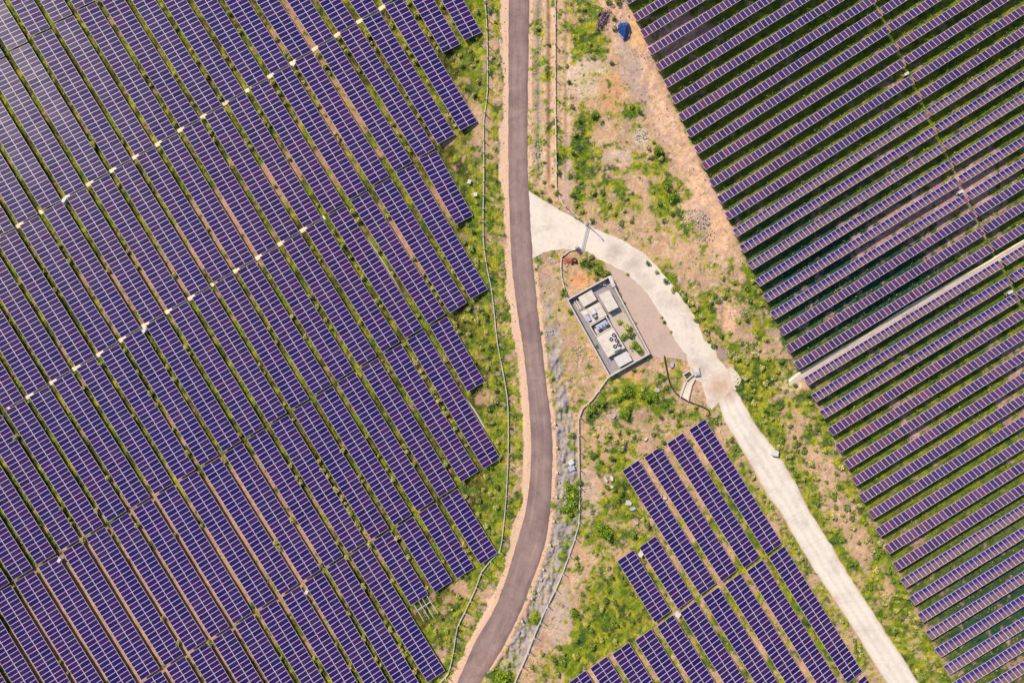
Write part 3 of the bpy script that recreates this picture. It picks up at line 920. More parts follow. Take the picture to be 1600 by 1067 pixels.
SECT = {'Z': 'above the top dark seam', 'A': 'above the upper pale drain', 'B': 'just below the upper pale drain', 'C': 'just below the lower pale drain',
        'D': 'just below the middle dark seam', 'E': 'just below the lowest dark seam'}
tilt_l = math.radians(9.5)
for k, sec, p0, p1, t0, t1 in LT:
    a, b = Vector(p0), Vector(p1)
    d = (b - a).normalized()
    a2, b2 = a + d * t0, b - d * t1
    if not visible(a2, b2): continue
    r = make_table('solar_table', tuple(a2), tuple(b2), .95, tilt_l, True, 'wide', -1)
    if r:
        short = (b - a).length < 150
        tag(r[0], '%s double table %s, %s row from the lower left' % ('short' if short else 'long', SECT[sec], nth(k + 12)), 'solar table', 'double-width solar tables of the western field')
names_b = ['short', 'short', 'long', 'long', 'long', 'long']
for i, (p0, p1) in enumerate(BT):
    if not visible(p0, p1): continue
    r = make_table('solar_table', p0, tuple(Vector(p1) - (Vector(p1) - Vector(p0)).normalized() * 2.2), .95, tilt_l, True, 'wide', -1)
    if r:
        if i < 6: lab = '%s double table in the upper tier beside the concrete road, %s from the left' % (names_b[i], nth(i + 1))
        elif i < 16: lab = 'double table in the lower tier beside the concrete road, %s from the left' % nth(i - 5)
        else: lab = 'double table cut by the bottom edge, %s concrete road' % ('nearest the' if i == 16 else 'second from the')
        tag(r[0], lab, 'solar table', 'double-width solar tables beside the concrete road')

SHEEN_ROWS = {14: 'dusty', 15: 'half', 16: 'dusty', 17: 'half', 18: 'half', 19: 'half', 23: 'dusty', 24: 'half', 25: 'half', 35: 'dusty', 36: 'half', 37: 'half', 38: 'dusty', 39: 'half', 40: 'dusty', 41: 'half', 42: 'dusty'}  # rows whose modules carry the painted mauve reflection
link_me = None
for i, e in enumerate(R_ENDS):
    br = R_BREAK.get(i, (e[0] + 304, e[1] - 187))
    e, br = Vector(e), Vector(br)
    d = (br - e).normalized()
    hgt = 1.4
    cx, cy = (e.x + br.x) / 2, (e.y + br.y) / 2
    tl = math.radians(11 + 15 * min(1, max(0, (cx - 1180) / 300)) + 6 * min(1, max(0, (cy - 450) / 450)))
    kind = SHEEN_ROWS.get(i, 'clean')
    a, b = e, br - d * 2.0
    tone = {'dusty': 'mauve', 'half': 'mauve-and-blue', 'clean': 'violet'}[kind]  # 'dusty': mauve reflection painted over nearly the whole module
    if visible(a, b):
        r = make_table('solar_table', tuple(a), tuple(b), hgt, tl, False, kind, -1)
        if r:
            tag(r[0], '%s single-width table of the eastern field, left end %s from the top' % (tone, nth(i + 1)), 'solar table', 'single-width solar tables of the eastern field')
            if visible(br, br + d * 10):
                bm = bmesh.new()
                R = Matrix.Translation((0, 0, hgt)) @ Matrix.Rotation(-tl, 4, 'X')
                box_bm(bm, (r[1] * .9515 + .2, 0.05, -.07), (.75, .14, .10), 0, R)
                box_bm(bm, (r[1] * .9515 + .28, -.35, -.10), (.10, .9, .08), 0, R)
                from_bm('junction_bracket', bm, M['rust'], r[0])
    a, b = br + d * 2.0, br + d * 355
    if visible(a, b):
        r = make_table('solar_table', tuple(a), tuple(b), hgt, tl, False, kind, -1)
        if r and i in R_BREAK:
            tag(r[0], '%s single-width table right of the eastern seam, %s from the top' % (tone, nth(i - 7)), 'solar table', 'single-width solar tables of the eastern field')
        elif r:
            tag(r[0], 'single-width table in the top right corner, %s down' % nth(i + 1), 'solar table', 'single-width solar tables of the eastern field')


# ------------------------------------------------------------ fences and walls
def fence(name, pts, label, hgt, wall_h, wall_w, mat_wall, mat_post, gap=2.6, arms=True, wires=4, step=2.0):
    s = [w2(*p) for p in pts]
    root = empty(name, (s[0].x, s[0].y, 0))
    off = Vector((s[0].x, s[0].y, 0))
    bm = bmesh.new()
    bw = bmesh.new()
    def bar(b, p, q, w, z0, z1):
        d = (q - p)
        L = d.length
        if L < 1e-4: return
        T = Matrix.Translation((p.x - off.x, p.y - off.y, 0)) @ Matrix.Rotation(math.atan2(d.y, d.x), 4, 'Z')
        box_bm(b, (L / 2, 0, (z0 + z1) / 2), (L + w * .5, w, z1 - z0), 0, T)
    rr = random.Random(len(pts))
    fine = smooth_pts([(p.x, p.y) for p in s], step)
    for a, b in zip(fine[:-1], fine[1:]):
        w = wall_w * rr.uniform(.85, 1.15)
        bar(bm, a, b, w, -.2, wall_h + rr.uniform(-.01, .01))
        for i in range(wires):
            z = wall_h + .1 + (hgt - wall_h - .1) * (i + .5) / wires
            bar(bw, a, b, .012, z - .006, z + .006)
    obj_w = from_bm('base_wall' if wall_h > .2 else 'kerb', bm, mat_wall, root)
    if wires: from_bm('wire_mesh', bw, M['steel'], root)
    # posts
    acc = 0.0
    nxt = 0.3
    for a, b in zip(fine[:-1], fine[1:]):
        L = (b - a).length
        while nxt < acc + L:
            q = a.lerp(b, (nxt - acc) / L)
            d = (b - a).normalized(); nrm = Vector((-d.y, d.x))
            bp = bmesh.new()
            box_bm(bp, (0, 0, hgt / 2 - .1), (.12, .12, hgt + .2))
            box_bm(bp, (0, 0, hgt + .02), (.15, .15, .05))
            if arms:
                T = Matrix.Rotation(math.atan2(nrm.y, nrm.x), 4, 'Z')
                box_bm(bp, (.22, 0, hgt - .05), (.5, .05, .05), 0, T)
            o = from_bm('post', bp, mat_post, root)
            o.location = (q.x - off.x, q.y - off.y, 0)
            nxt += gap * rr.uniform(.92, 1.08)
        acc += L
    tag(root, label, 'fence')
    return root


fence('perimeter_fence', FENCE_L, 'long pale posted fence along the west side of the asphalt road', 1.7, .40, .15, M['render'], M['white'], gap=2.7, wires=2)
fence('perimeter_fence', FENCE_N, 'thin straight pale fence east of the asphalt road, north of the junction', 1.6, .35, .16, M['cream'], M['white'], gap=3.6, arms=False, wires=2)
fence('perimeter_fence', FENCE_C, 'short curved fence between the junction and the walled compound', 1.5, .30, .16, M['cream'], M['white'], gap=2.6, arms=False, wires=2)
fence('perimeter_fence', FENCE_S, 'long curving fence running south from the walled compound', 1.7, .40, .17, M['render'], M['white'], gap=3.4, arms=False, wires=2)


def tube_bm(bm, pts, r, seg=8):
    prev = None
    for i, p in enumerate(pts):
        d = (pts[min(i + 1, len(pts) - 1)] - pts[max(i - 1, 0)]).normalized()
        up = Vector((0, 0, 1)) if abs(d.z) < .9 else Vector((1, 0, 0))
        u = d.cross(up).normalized(); v = u.cross(d)
        rr = r[i] if isinstance(r, (list, tuple)) else r
        ring = [bm.verts.new(p + (u * math.cos(2 * math.pi * k / seg) + v * math.sin(2 * math.pi * k / seg)) * rr) for k in range(seg)]
        if prev:
            for k in range(seg):
                bm.faces.new((prev[k], prev[(k + 1) % seg], ring[(k + 1) % seg], ring[k]))
        else:
            bm.faces.new(ring[::-1])
        prev = ring
    bm.faces.new(prev)


bm = bmesh.new()
pp = smooth_pts([(1038, 556), (1040, 568), (1046, 596), (1053, 610), (1062, 619), (1080, 629), (1105, 639), (1109, 648)], 3)
tube_bm(bm, [P(p.x, p.y, .22) for p in pp], .13)
for i in range(4, len(pp) - 2, 9): box_bm(bm, tuple(P(pp[i].x, pp[i].y, .07)), (.3, .3, .22))
tag(from_bm('water_pipe', bm, M['pipe'], None, True), 'black pipe curving past the concrete chute south of the yard', 'pipe')


# ------------------------------------------------------------ the walled compound
ZS = .72         # the compound's blocks are low


def prism(name, pts, z0, z1, mat, parent=None, bevel=.03, loc=None):
    """pts: photo outline of the top face; the block has vertical sides"""
    z0, z1 = z0 * ZS, z1 * ZS
    q = [P(x, y, z1) for x, y in pts]
    o = loc or Vector((0, 0, 0))
    bm = bmesh.new()
    t = [bm.verts.new((p.x - o.x, p.y - o.y, z1)) for p in q]
    b = [bm.verts.new((p.x - o.x, p.y - o.y, z0)) for p in q]
    bm.faces.new(t); bm.faces.new(b[::-1])
    n = len(q)
    for i in range(n): bm.faces.new((t[i], t[(i + 1) % n], b[(i + 1) % n], b[i]))
    bmesh.ops.recalc_face_normals(bm, faces=bm.faces[:])
    if bevel: bmesh.ops.bevel(bm, geom=[e for e in bm.edges], offset=bevel, segments=1, affect='EDGES')
    return from_bm(name, bm, mat, parent)


def quad_at(pts, u0, u1, v0, v1):
    a, b, c, d = [Vector(p) for p in pts]
    f = lambda u, v: tuple(a.lerp(b, u).lerp(d.lerp(c, u), v))
    return [f(u0, v0), f(u1, v0), f(u1, v1), f(u0, v1)]


tag(prism('compound_floor', COMP, -.2, .05, M['paving'], bevel=0), kind='structure')
tag(prism('compound_gravel', [(966, 474), (979, 494), (1011, 552), (978, 570), (966, 540), (957, 508), (951, 492)], -.15, .056, M['track'], bevel=0), kind='structure')

# perimeter wall, one thing with four runs
wc = [(886.5, 468.5), (951.5, 432.5), (1014.5, 552.5), (952.5, 588)]
root = empty('compound_wall', P(*wc[0], 0))
o0 = P(*wc[0], 0)
for i in range(4):
    a, b = P(*wc[i], 1.2), P(*wc[(i + 1) % 4], 1.2)
    d = (b - a); L = d.length; d.normalize()
    bm = bmesh.new()
    T = Matrix.Translation((a.x - o0.x, a.y - o0.y, 0)) @ Matrix.Rotation(math.atan2(d.y, d.x), 4, 'Z')
    box_bm(bm, (L / 2 + .0, 0, .6), (L - .31, .20, 1.2), 0, T)
    for k in range(int(L / 3) + 1):
        box_bm(bm, (min(max(k * 3.0, .02), L), 0, .60), (.34, .30, 1.29), 0, T)
    w = from_bm('wall_run', bm, M['render'], root)
    bm = bmesh.new()
    box_bm(bm, (L / 2, 0, 1.235), (L - .36, .28, .07), 0, T)
    from_bm('coping', bm, M['render'], w)
tag(root, 'cement-rendered wall enclosing the small equipment compound beside the road', 'wall')


def cabin(pts, h, label, mat, ribs, name='equipment_cabin', cat='cabin'):
    c = P(sum(p[0] for p in pts) / 4, sum(p[1] for p in pts) / 4, 0)
    root = empty(name, c)
    prism('wall', quad_at(pts, .03, .97, .03, .97), .05, h - .12, M['cream'], root, .02, c)
    rf = prism('roof', pts, h - .12, h, mat, root, .03, c)
    for k in range(ribs):
        u = (k + 1) / (ribs + 1)
        prism('roof_seam', quad_at(pts, u - .012, u + .012, .03, .97), h, h + .05, mat, rf, 0, c)
    # door and vents on the long side
    dq = quad_at(pts, .10, .30, .985, 1.0)
    prism('door', dq, .08, h * .82, M['bluegrey'], root, 0, c)
    prism('vent', quad_at(pts, .6, .85, .985, 1.0), h * .45, h * .7, M['grey'], root, 0, c)
    tag(root, label, cat, 'cabins inside the walled compound')
    return root, c


cabin([(903.2, 465), (924.3, 452.8), (932.7, 468.4), (912.5, 479.8)], 1.7, 'square cream-roofed cabin in the north corner of the compound', M['cream'], 3)
cabin([(935.6, 461.3), (951.7, 453.2), (966.8, 479.8), (950.8, 488.2)], 2.0, 'oblong cream-roofed cabin by the compound gate, east side', M['cream'], 1)
cabin([(958.9, 559.4), (979.5, 548.6), (988.4, 563.1), (967.8, 574.4)], 1.9, 'white panel-roofed cabin at the south end of the compound', M['panelroof'], 4)

for a, b, t in (((897.3, 471.4), (905.3, 484), 'left'), ((900.2, 469.3), (908.2, 482.3), 'right')):
    bm = bmesh.new()
    q0, q1 = P(*a, .4), P(*b, .4)
    d = q1 - q0
    T = Matrix.Translation((q0.x, q0.y, 0)) @ Matrix.Rotation(math.atan2(d.y, d.x), 4, 'Z')
    box_bm(bm, (d.length / 2, 0, .36), (d.length, .20, .03), 0, T)
    box_bm(bm, (d.length / 2, 0, .24), (d.length, .04, .22), 0, T)
    box_bm(bm, (d.length / 2, 0, .12), (d.length, .20, .03), 0, T)
    for u in (.1, .9): box_bm(bm, (d.length * u, 0, .06), (.3, .34, .09), 0, T)
    tag(from_bm('steel_beam', bm, M['cream'], None), 'cream steel beam lying in the compound north corner, %s of two' % t, 'beam', 'beams lying in the compound')

# gatehouse canopy
pts = [(949.5, 432), (954.5, 430.5), (962, 446.5), (957, 449)]
c = P(955.5, 440, 0)
root = empty('gate_canopy', c)
prism('canopy_roof', pts, 1.95, 2.08, M['panelroof'], root, .02, c)
for u, v in ((.1, .05), (.9, .05), (.9, .95), (.1, .95)):
    prism('leg', quad_at(pts, u - .05, u + .05, v - .02, v + .02), 0, 1.95, M['steel'], root, 0, c)
prism('roof_hatch', quad_at(pts, .2, .8, .6, .85), 2.08, 2.16, M['grey'], root, .01, c)
tag(root, 'narrow pale canopy over the compound gate at its northeast corner', 'canopy')
bm = bmesh.new()
rr = random.Random(3)
for i in range(26):
    q = P(rr.uniform(938, 946), rr.uniform(438, 445), 0)
    box_bm(bm, (0, 0, 0), (rr.uniform(.2, .6), rr.uniform(.1, .3), rr.uniform(.1, .25)), 0,
           Matrix.Translation((q.x, q.y, .12 + rr.random() * .25)) @ Matrix.Rotation(rr.random() * 3, 4, 'Z') @ Matrix.Rotation(rr.uniform(-.4, .4), 4, 'X'))
tag(from_bm('scrap_heap', bm, M['cream'], None), 'small heap of pale scrap under the north wall inside the compound', 'scrap')

# substation: stepped platform, pit with transformer, cooler deck
pl = [(907, 488.2), (935.6, 472.2), (947.5, 492.5), (922.2, 507.6)]
c = P(927, 490, 0)
root = empty('switchgear_building', c)
prism('wall', quad_at(pl, .02, .98, .02, .98), .05, 1.35, M['cream'], root, .02, c)
prism('roof', pl, 1.36, 1.5, M['cream'], root, .03, c)
prism('roof_hut', [(920, 483.5), (927.2, 479), (932.7, 488.6), (926.4, 492.3)], 1.5, 2.2, M['panelroof'], root, .03, c)
h = prism('extractor', [(924.9, 492.6), (930.8, 489.3), (934.6, 495.2), (930.4, 499.6)], 1.5, 1.95, M['dark'], root, .03, c)
prism('grille', [(927.2, 493.2), (930.8, 491.2), (932.6, 494.6), (929.6, 497.0)], 1.95, 2.0, M['steel'], h, 0, c)
prism('water_tank', [(914, 493.0), (918.4, 490.2), (924.4, 500.2), (919.6, 503.2)], 1.5, 2.15, M['bluegrey'], root, .08, c)
prism('tank_lid', [(912.5, 490.4), (917.4, 487.6), (919.2, 490.8), (914.8, 493.2)], 1.5, 2.3, M['white'], root, .05, c)
prism('parapet', [(936.0, 472.4), (936.9, 472.9), (948.6, 492.8), (947.6, 493.2)], 1.5, 1.62, M['cream'], root, 0, c)
tag(root, 'cream building in the compound centre carrying a blue-grey tank and hut', 'building')

pit = [(920.9, 509.2), (947.2, 493.5), (957.5, 511.1), (931.2, 526.8)]
c = P(939, 510, 0)
root = empty('transformer_bay', c)
for i in range(4):
    a, b = Vector(pit[i]), Vector(pit[(i + 1) % 4])
    d = (b - a).normalized(); n = Vector((-d.y, d.x))
    prism('bay_wall', [tuple(a + d * .02), tuple(b - d * 1.55), tuple(b - d * 1.55 + n * 1.5), tuple(a + d * .02 + n * 1.5)], .05, 1.7, M['cream'], root, 0, c)
prism('bay_floor', quad_at(pit, .05, .95, .05, .95), -.1, .09, M['paving'], root, 0, c)
kerb = quad_at(pit, .14, .92, .20, .86)
prism('oil_kerb', kerb, .09, .35, M['cream'], root, .03, c)
tb = quad_at(pit, .26, .88, .24, .64)
tank = prism('transformer_tank', tb, .35, 1.35, M['bluegrey'], root, .05, c)
for k in range(9):
    u = .06 + k * .105
    prism('radiator_fin', quad_at(tb, u, u + .045, -.02, .36), .5, 1.42, M['white'], tank, 0, c)
for k in range(3):
    q = quad_at(tb, .2 + k * .28, .28 + k * .28, .6, .72)
    prism('bushing', q, 1.35, 1.85, M['dark'], tank, .02, c)
prism('control_box', quad_at(pit, .30, .48, .74, .90), .09, 1.1, M['pipe'], root, .02, c)
prism('control_box', quad_at(pit, .78, .94, .72, .92), .09, 1.2, M['pipe'], root, .02, c)
tag(root, 'sunken bay holding a finned blue-grey transformer, middle of the compound', 'transformer')

dk = [(931.7, 527.5), (957.9, 511.6), (976.7, 543.4), (950, 558.9)]
c = P(954, 535, 0)
root = empty('cooler_building', c)
prism('wall', quad_at(dk, .02, .98, .02, .98), .05, 1.55, M['cream'], root, .02, c)
prism('roof', dk, 1.56, 1.7, M['cream'], root, .03, c)
prism('parapet', quad_at(dk, .93, 1.0, 0, 1), 1.7, 1.95, M['panelroof'], root, .01, c)
cu = [(947.2, 525.2), (957.8, 519.0), (970.6, 544.6), (959.8, 549.6)]
cl = prism('cooling_unit', cu, 1.7, 2.25, M['panelroof'], root, .04, c)
for fx, fy in ((955, 530.2), (960.9, 541.4), (959.2, 523.6), (963.2, 531.4), (966.6, 538.2)):
    q = P(fx, fy, 1.66) - c
    bm = bmesh.new()
    a1 = [bm.verts.new((q.x + math.cos(t) * .38, q.y + math.sin(t) * .38, 1.621)) for t in np.linspace(0, 2 * math.pi, 17)[:-1]]
    a2 = [bm.verts.new((q.x + math.cos(t) * .36, q.y + math.sin(t) * .36, 1.76)) for t in np.linspace(0, 2 * math.pi, 17)[:-1]]
    a3 = [bm.verts.new((q.x + math.cos(t) * .17, q.y + math.sin(t) * .17, 1.76)) for t in np.linspace(0, 2 * math.pi, 17)[:-1]]
    a4 = [bm.verts.new((q.x + math.cos(t) * .15, q.y + math.sin(t) * .15, 1.66)) for t in np.linspace(0, 2 * math.pi, 17)[:-1]]
    for k in range(16):
        j = (k + 1) % 16
        for u, v in ((a1, a2), (a2, a3), (a3, a4)): bm.faces.new((u[k], u[j], v[j], v[k]))
    f_ = from_bm('fan', bm, M['dark'], cl)
    bm = bmesh.new()
    bmesh.ops.create_circle(bm, cap_ends=True, segments=12, radius=.15, matrix=Matrix.Translation((q.x, q.y, 1.67)))
    from_bm('fan_hub', bm, M['white'], f_)
tag(root, 'cream building with maroon-ringed fans on its roof, south of the transformer bay', 'building')

# gate at the junction: two masts and a sliding leaf
root = empty('light_mast', P(916, 350.5, 0))
bm = bmesh.new()
tube_bm(bm, [Vector((0, 0, 0)), Vector((0, 0, 2.5)), Vector((0, 0, 4.6))], [.11, .09, .06])
from_bm('pole', bm, M['steel'], root, True)
bm = bmesh.new(); box_bm(bm, (0, 0, .15), (.6, .6, .3)); from_bm('footing', bm, M['render'], root)
bm = bmesh.new(); box_bm(bm, (.3, -.1, 4.62), (.6, .2, .1), 0, Matrix.Rotation(-.8, 4, 'Z')); from_bm('lamp_head', bm, M['grey'], root)
tag(root, 'grey light mast at the north end of the junction gate', 'mast')
a, b = P(916.5, 353.5, 0), P(908, 390, 0)
root = empty('sliding_gate', a)
d = b - a; L = d.length
T = Matrix.Rotation(math.atan2(d.y, d.x), 4, 'Z')
bm = bmesh.new()
for z in (.12, .5, .9): box_bm(bm, (L / 2, 0, z), (L, .06, .06), 0, T)
for u in (0, 1): box_bm(bm, (L * u, 0, .5), (.09, .09, 1.0), 0, T)
from_bm('gate_frame', bm, M['bluegrey'], root)
bm = bmesh.new()
for k in range(1, 24): box_bm(bm, (L * k / 24, 0, .5), (.025, .025, .76), 0, T)
from_bm('bars', bm, M['bluegrey'], root)
tag(root, 'blue-grey barred gate across the concrete apron near the asphalt road', 'gate')
bm = bmesh.new()
box_bm(bm, (0, 0, .8), (.35, .35, 1.6)); box_bm(bm, (0, 0, 1.63), (.45, .45, .08)); box_bm(bm, (.3, .1, .5), (.3, .5, 1.0))
o = from_bm('gate_pillar', bm, M['render'], None); o.location = P(899.5, 387.5, 0)
tag(o, 'square cement pillar at the south end of the junction gate', 'pillar')

# basin, chute and guard slab at the south end of the apron
root = empty('settling_basin', P(1075, 587, 0)); c = P(1075, 587, 0)
bs = [(1066.5, 585), (1078, 578.5), (1084, 586), (1073, 595.5)]
for i in range(4):
    a, b = Vector(bs[i]), Vector(bs[(i + 1) % 4])
    d = (b - a).normalized(); n = Vector((-d.y, d.x))
    prism('basin_wall', [tuple(a), tuple(b - d * 1.65), tuple(b - d * 1.65 + n * 1.6), tuple(a + n * 1.6)], 0, .75, M['render'], root, 0, c)
prism('water', quad_at(bs, .1, .9, .1, .9), 0, .3, M['slime'], root, 0, c)
tag(root, 'small square concrete basin of green water beside the apron', 'basin')
c = P(1087, 580, 0)
root = empty('pump_box', c)
pb = [(1082, 574.5), (1092, 573.2), (1094.5, 586.5), (1086, 588)]
prism('casing', pb, 0, .9, M['render'], root, .03, c)
prism('lid', quad_at(pb, .05, .95, .05, .6), .9, .97, M['cream'], root, .01, c)
prism('grate', quad_at(pb, .3, .9, .72, .95), .9, .95, M['steel'], root, 0, c)
tag(root, 'low cement pump box standing beside the green basin', 'box')
root = empty('spillway_chute', P(1070, 608, 0)); c = P(1070, 608, 0)
prism('chute_floor', [(1072, 597), (1082, 590), (1085, 592), (1080, 603), (1074, 626), (1062.5, 620), (1068, 606)], -.1, .12, M['apron'], root, 0, c)
prism('side_wall', [(1070.8, 597), (1072.6, 597), (1069.2, 606), (1064, 620.5), (1062.2, 620), (1067, 606)], -.1, .5, M['panelroof'], root, 0, c)
prism('side_wall', [(1085, 592), (1086.6, 592.4), (1081.6, 603), (1076.2, 626.5), (1074.4, 626), (1080.2, 603)], -.1, .5, M['render'], root, 0, c)
tag(root, 'flared concrete chute running down from the green basin', 'chute')
tag(slab('spilled_concrete', [(1136, 577), (1143, 574), (1152, 582), (1158, 594), (1154, 602), (1147, 603), (1141, 594)], .16, M['apron'], seed=77, jitter=.06), 'pale lobe of spilled concrete at the bend of the concrete road', 'concrete patch')
tag(slab('puddle', [(1121, 543), (1130, 542), (1139, 549), (1137, 560), (1130, 565), (1122, 557)], .025, plain('still_brown_water', (.34, .26, .21), .3, .2, 1.2), drop=.2, seed=21, jitter=.12), kind='structure')


# ------------------------------------------------------------ cabinets, boxes, slabs
def cabinet(px, py, w, d, h, rot, label, mat=None, cat='cabinet', name='inverter_cabinet', group=None):
    mat = mat or M['white']
    root = empty(name, P(px, py, 0), math.radians(rot))
    bm = bmesh.new(); box_bm(bm, (0, 0, h / 2 + .1), (w, d, h))
    bmesh.ops.bevel(bm, geom=bm.edges[:], offset=.02, segments=1, affect='EDGES')
    from_bm('body', bm, mat, root)
    bm = bmesh.new(); box_bm(bm, (0, 0, h + .13), (w + .08, d + .08, .05)); from_bm('lid', bm, mat, root)
    bm = bmesh.new(); box_bm(bm, (0, 0, .06), (w + .16, d + .16, .2)); from_bm('plinth', bm, M['render'], root)
    bm = bmesh.new(); box_bm(bm, (0, -d / 2 - .012, h * .5 + .1), (w * .8, .02, h * .8)); from_bm('door', bm, M['grey'], root)
    return tag(root, label, cat, group)


cabinet(96.5, 873, .75, .5, .7, 58, 'white cabinet in the row gap just below the middle dark seam, far lower left')
cabinet(481, 922, .75, .5, .8, 58, 'white cabinet in a row gap, lower centre of the western field')
cabinet(1058.5, 958, .9, .6, .8, 58, 'white cabinet at the seam of the tables beside the concrete road')
cabinet(1001, 864, 1.0, .5, .8, 60, 'white cabinet by the upper left tables beside the concrete road')
cabinet(229, 516, .9, .55, .8, 58, 'white cabinet in a row gap touching the lower pale drain', cat='cabinet')
cabinet(104.5, 314, .9, .55, .8, 58, 'white cabinet in a row gap touching the upper pale drain')
cabinet(461, 102, .9, .5, .7, 58, 'white cabinet beside the upper pale drain, top of the western field')
cabinet(1413, 118, .9, .4, .7, 30, 'white cabinet under the seam of the eastern field, near the top')
cabinet(1497, 301, 1.0, .4, .7, 30, 'bright white cabinet under the eastern seam, nearest the purple soil')
cabinet(1574, 457, 1.0, .45, .7, 30, 'white cabinet at the right edge below the service track')
cabinet(1209, 707, 1.1, .95, .8, -8, 'pale square box on the east edge of the concrete road', M['panelroof'], 'box', 'valve_box')
cabinet(743, 305, .6, .6, .5, 4, 'small white box in the grass between short table and west fence', M['white'], 'box', 'valve_box')
cabinet(733.5, 285, .55, .7, .5, -20, 'small tilted white box in the grass north of its twin', M['white'], 'box', 'valve_box')
cabinet(892, 722, 1.0, .75, .35, 38, 'upper of two pale boxes west of the curving south fence', M['panelroof'], 'box', 'valve_box')
cabinet(893, 731, 1.05, .8, .4, 22, 'lower of two pale boxes west of the curving south fence', M['bluegrey'], 'box', 'valve_box')

for i, (x, y, w, l, rot, lab) in enumerate([
        (946, 748.5, .55, 1.1, 30, 'pale leaning slab left of a pair, west of the first double table'),
        (955.7, 747, .6, 1.1, -3, 'pale upright slab right of a pair, west of the first double table'),
        (956, 760, .6, .5, 15, 'small pale slab below the pair, west of the first double table'),
        (982, 785, 1.2, .95, -10, 'big whitish slab beside the west corner of the double tables'),
        (988, 794.5, 1.3, .55, 24, 'flat blue-grey slab just below the big whitish slab'),
        (958.5, 650, .55, 1.0, -28, 'blue-grey slab between green bushes south of the compound'),
        (965.5, 640, 1.0, .6, 38, 'cracked cream slab between green bushes south of the compound'),
        (1008.5, 686, .9, .45, 50, 'thin white slab on sandy ground north of the double tables'),
        (1026.5, 609, 1.1, .9, -20, 'mauve flat slab beside the bushes west of the black pipe'),
        (1049.5, 570, .7, 1.0, -10, 'blue-grey slab beside the black pipe near the yard'),
        (994, 816, .8, .6, 10, 'small bluish slab above the short double tables'),
        (1031, 773, .8, .6, -20, 'pale boulder slab between the first and second double tables'),
        (1038, 778, .9, .5, 10, 'cream slab beside the pale boulder between double tables'),
        (844, 904, .9, .55, -5, 'blue-grey slab on the gravel bank by the lower road bend')]):
    rr = random.Random(i)
    bm = bmesh.new()
    n = 9
    t = rr.uniform(.14, .28)
    top, bot = [], []
    for k in range(n):
        an = 2 * math.pi * (k + .5) / n
        r_ = 1 / max(abs(math.cos(an)) / (w / 2), abs(math.sin(an)) / (l / 2)) * rr.uniform(.88, 1.04)
        top.append(bm.verts.new((r_ * math.cos(an) * .94, r_ * math.sin(an) * .94, t + .2 + rr.uniform(-.02, .02))))
        bot.append(bm.verts.new((r_ * math.cos(an), r_ * math.sin(an), 0)))
    bm.faces.new(top); bm.faces.new(bot[::-1])
    for k in range(n): bm.faces.new((bot[k], bot[(k + 1) % n], top[(k + 1) % n], top[k]))
    o = from_bm('stone_slab', bm, M['bluegrey'] if 'blue' in lab else (M['whitestone'] if 'wh' in lab or 'pale' in lab else M['stone']), None)
    o.location = P(x, y, 0)
    o.rotation_euler = (rr.uniform(-.08, .08), rr.uniform(-.08, .08), math.radians(rot))
    tag(o, lab, 'stone slab')

# marker stones along the asphalt
MK = [(862, 610), (867.5, 662), (870.5, 699), (870.7, 738), (869.5, 776), (865.5, 814), (859.5, 851), (849, 889), (831, 934), (816, 970)]
mk0 = None
for i, (x, y) in enumerate(MK):
    if mk0 is None:
        bm = bmesh.new()
        bmesh.ops.create_cone(bm, cap_ends=True, segments=8, radius1=.24, radius2=.16, depth=.6, matrix=Matrix.Translation((0, 0, .3)))
        bmesh.ops.create_icosphere(bm, subdivisions=1, radius=.16, matrix=Matrix.Translation((0, 0, .6)))
        o = from_bm('marker_stone', bm, M['whitestone'], None); mk0 = o
    else:
        o = mk0.copy(); COL.objects.link(o)
    o.location = P(x, y, 0); o.rotation_euler.z = i
    tag(o, 'white marker stone east of the road bend, %s from the top' % nth(i + 1), 'marker stone', 'marker stones along the road bend')


# bare frames of a table not yet fitted with modules
root = empty('bare_table_frame', P(646, 942, 0)); c = P(646, 942, 0)
for j, (a, b) in enumerate((((646, 943), (662, 970)), ((654, 938), (671, 966.5)), ((660, 935), (676.5, 963.5)), ((667, 930.5), (684, 958)))):
    bm = bmesh.new()
    z = .75 + .05 * (3 - j) * 1.2
    q0, q1 = P(*a, z) - c, P(*b, z) - c
    d = q1 - q0
    T = Matrix.Translation((q0.x, q0.y, z)) @ Matrix.Rotation(math.atan2(d.y, d.x), 4, 'Z')
    box_bm(bm, (d.length / 2, 0, 0), (d.length, .09, .06), 0, T)
    from_bm('rail', bm, M['grey'], root)
bm = bmesh.new()
q0, q1 = P(653, 952.5, .7) - c, P(673, 939.5, .7) - c
d = q1 - q0
T = Matrix.Translation((q0.x, q0.y, .7)) @ Matrix.Rotation(math.atan2(d.y, d.x), 4, 'Z')
box_bm(bm, (d.length / 2, 0, 0), (d.length, .12, .08), 0, T)
from_bm('rafter', bm, M['grey'], root)
for u in (.15, .85):
    bm = bmesh.new(); q = q0.lerp(q1, u); box_bm(bm, (q.x, q.y, .33), (.1, .1, .7)); from_bm('leg', bm, M['grey'], root)
tag(root, 'bare steel rails of an unfinished table in grass near the road bend', 'table frame')


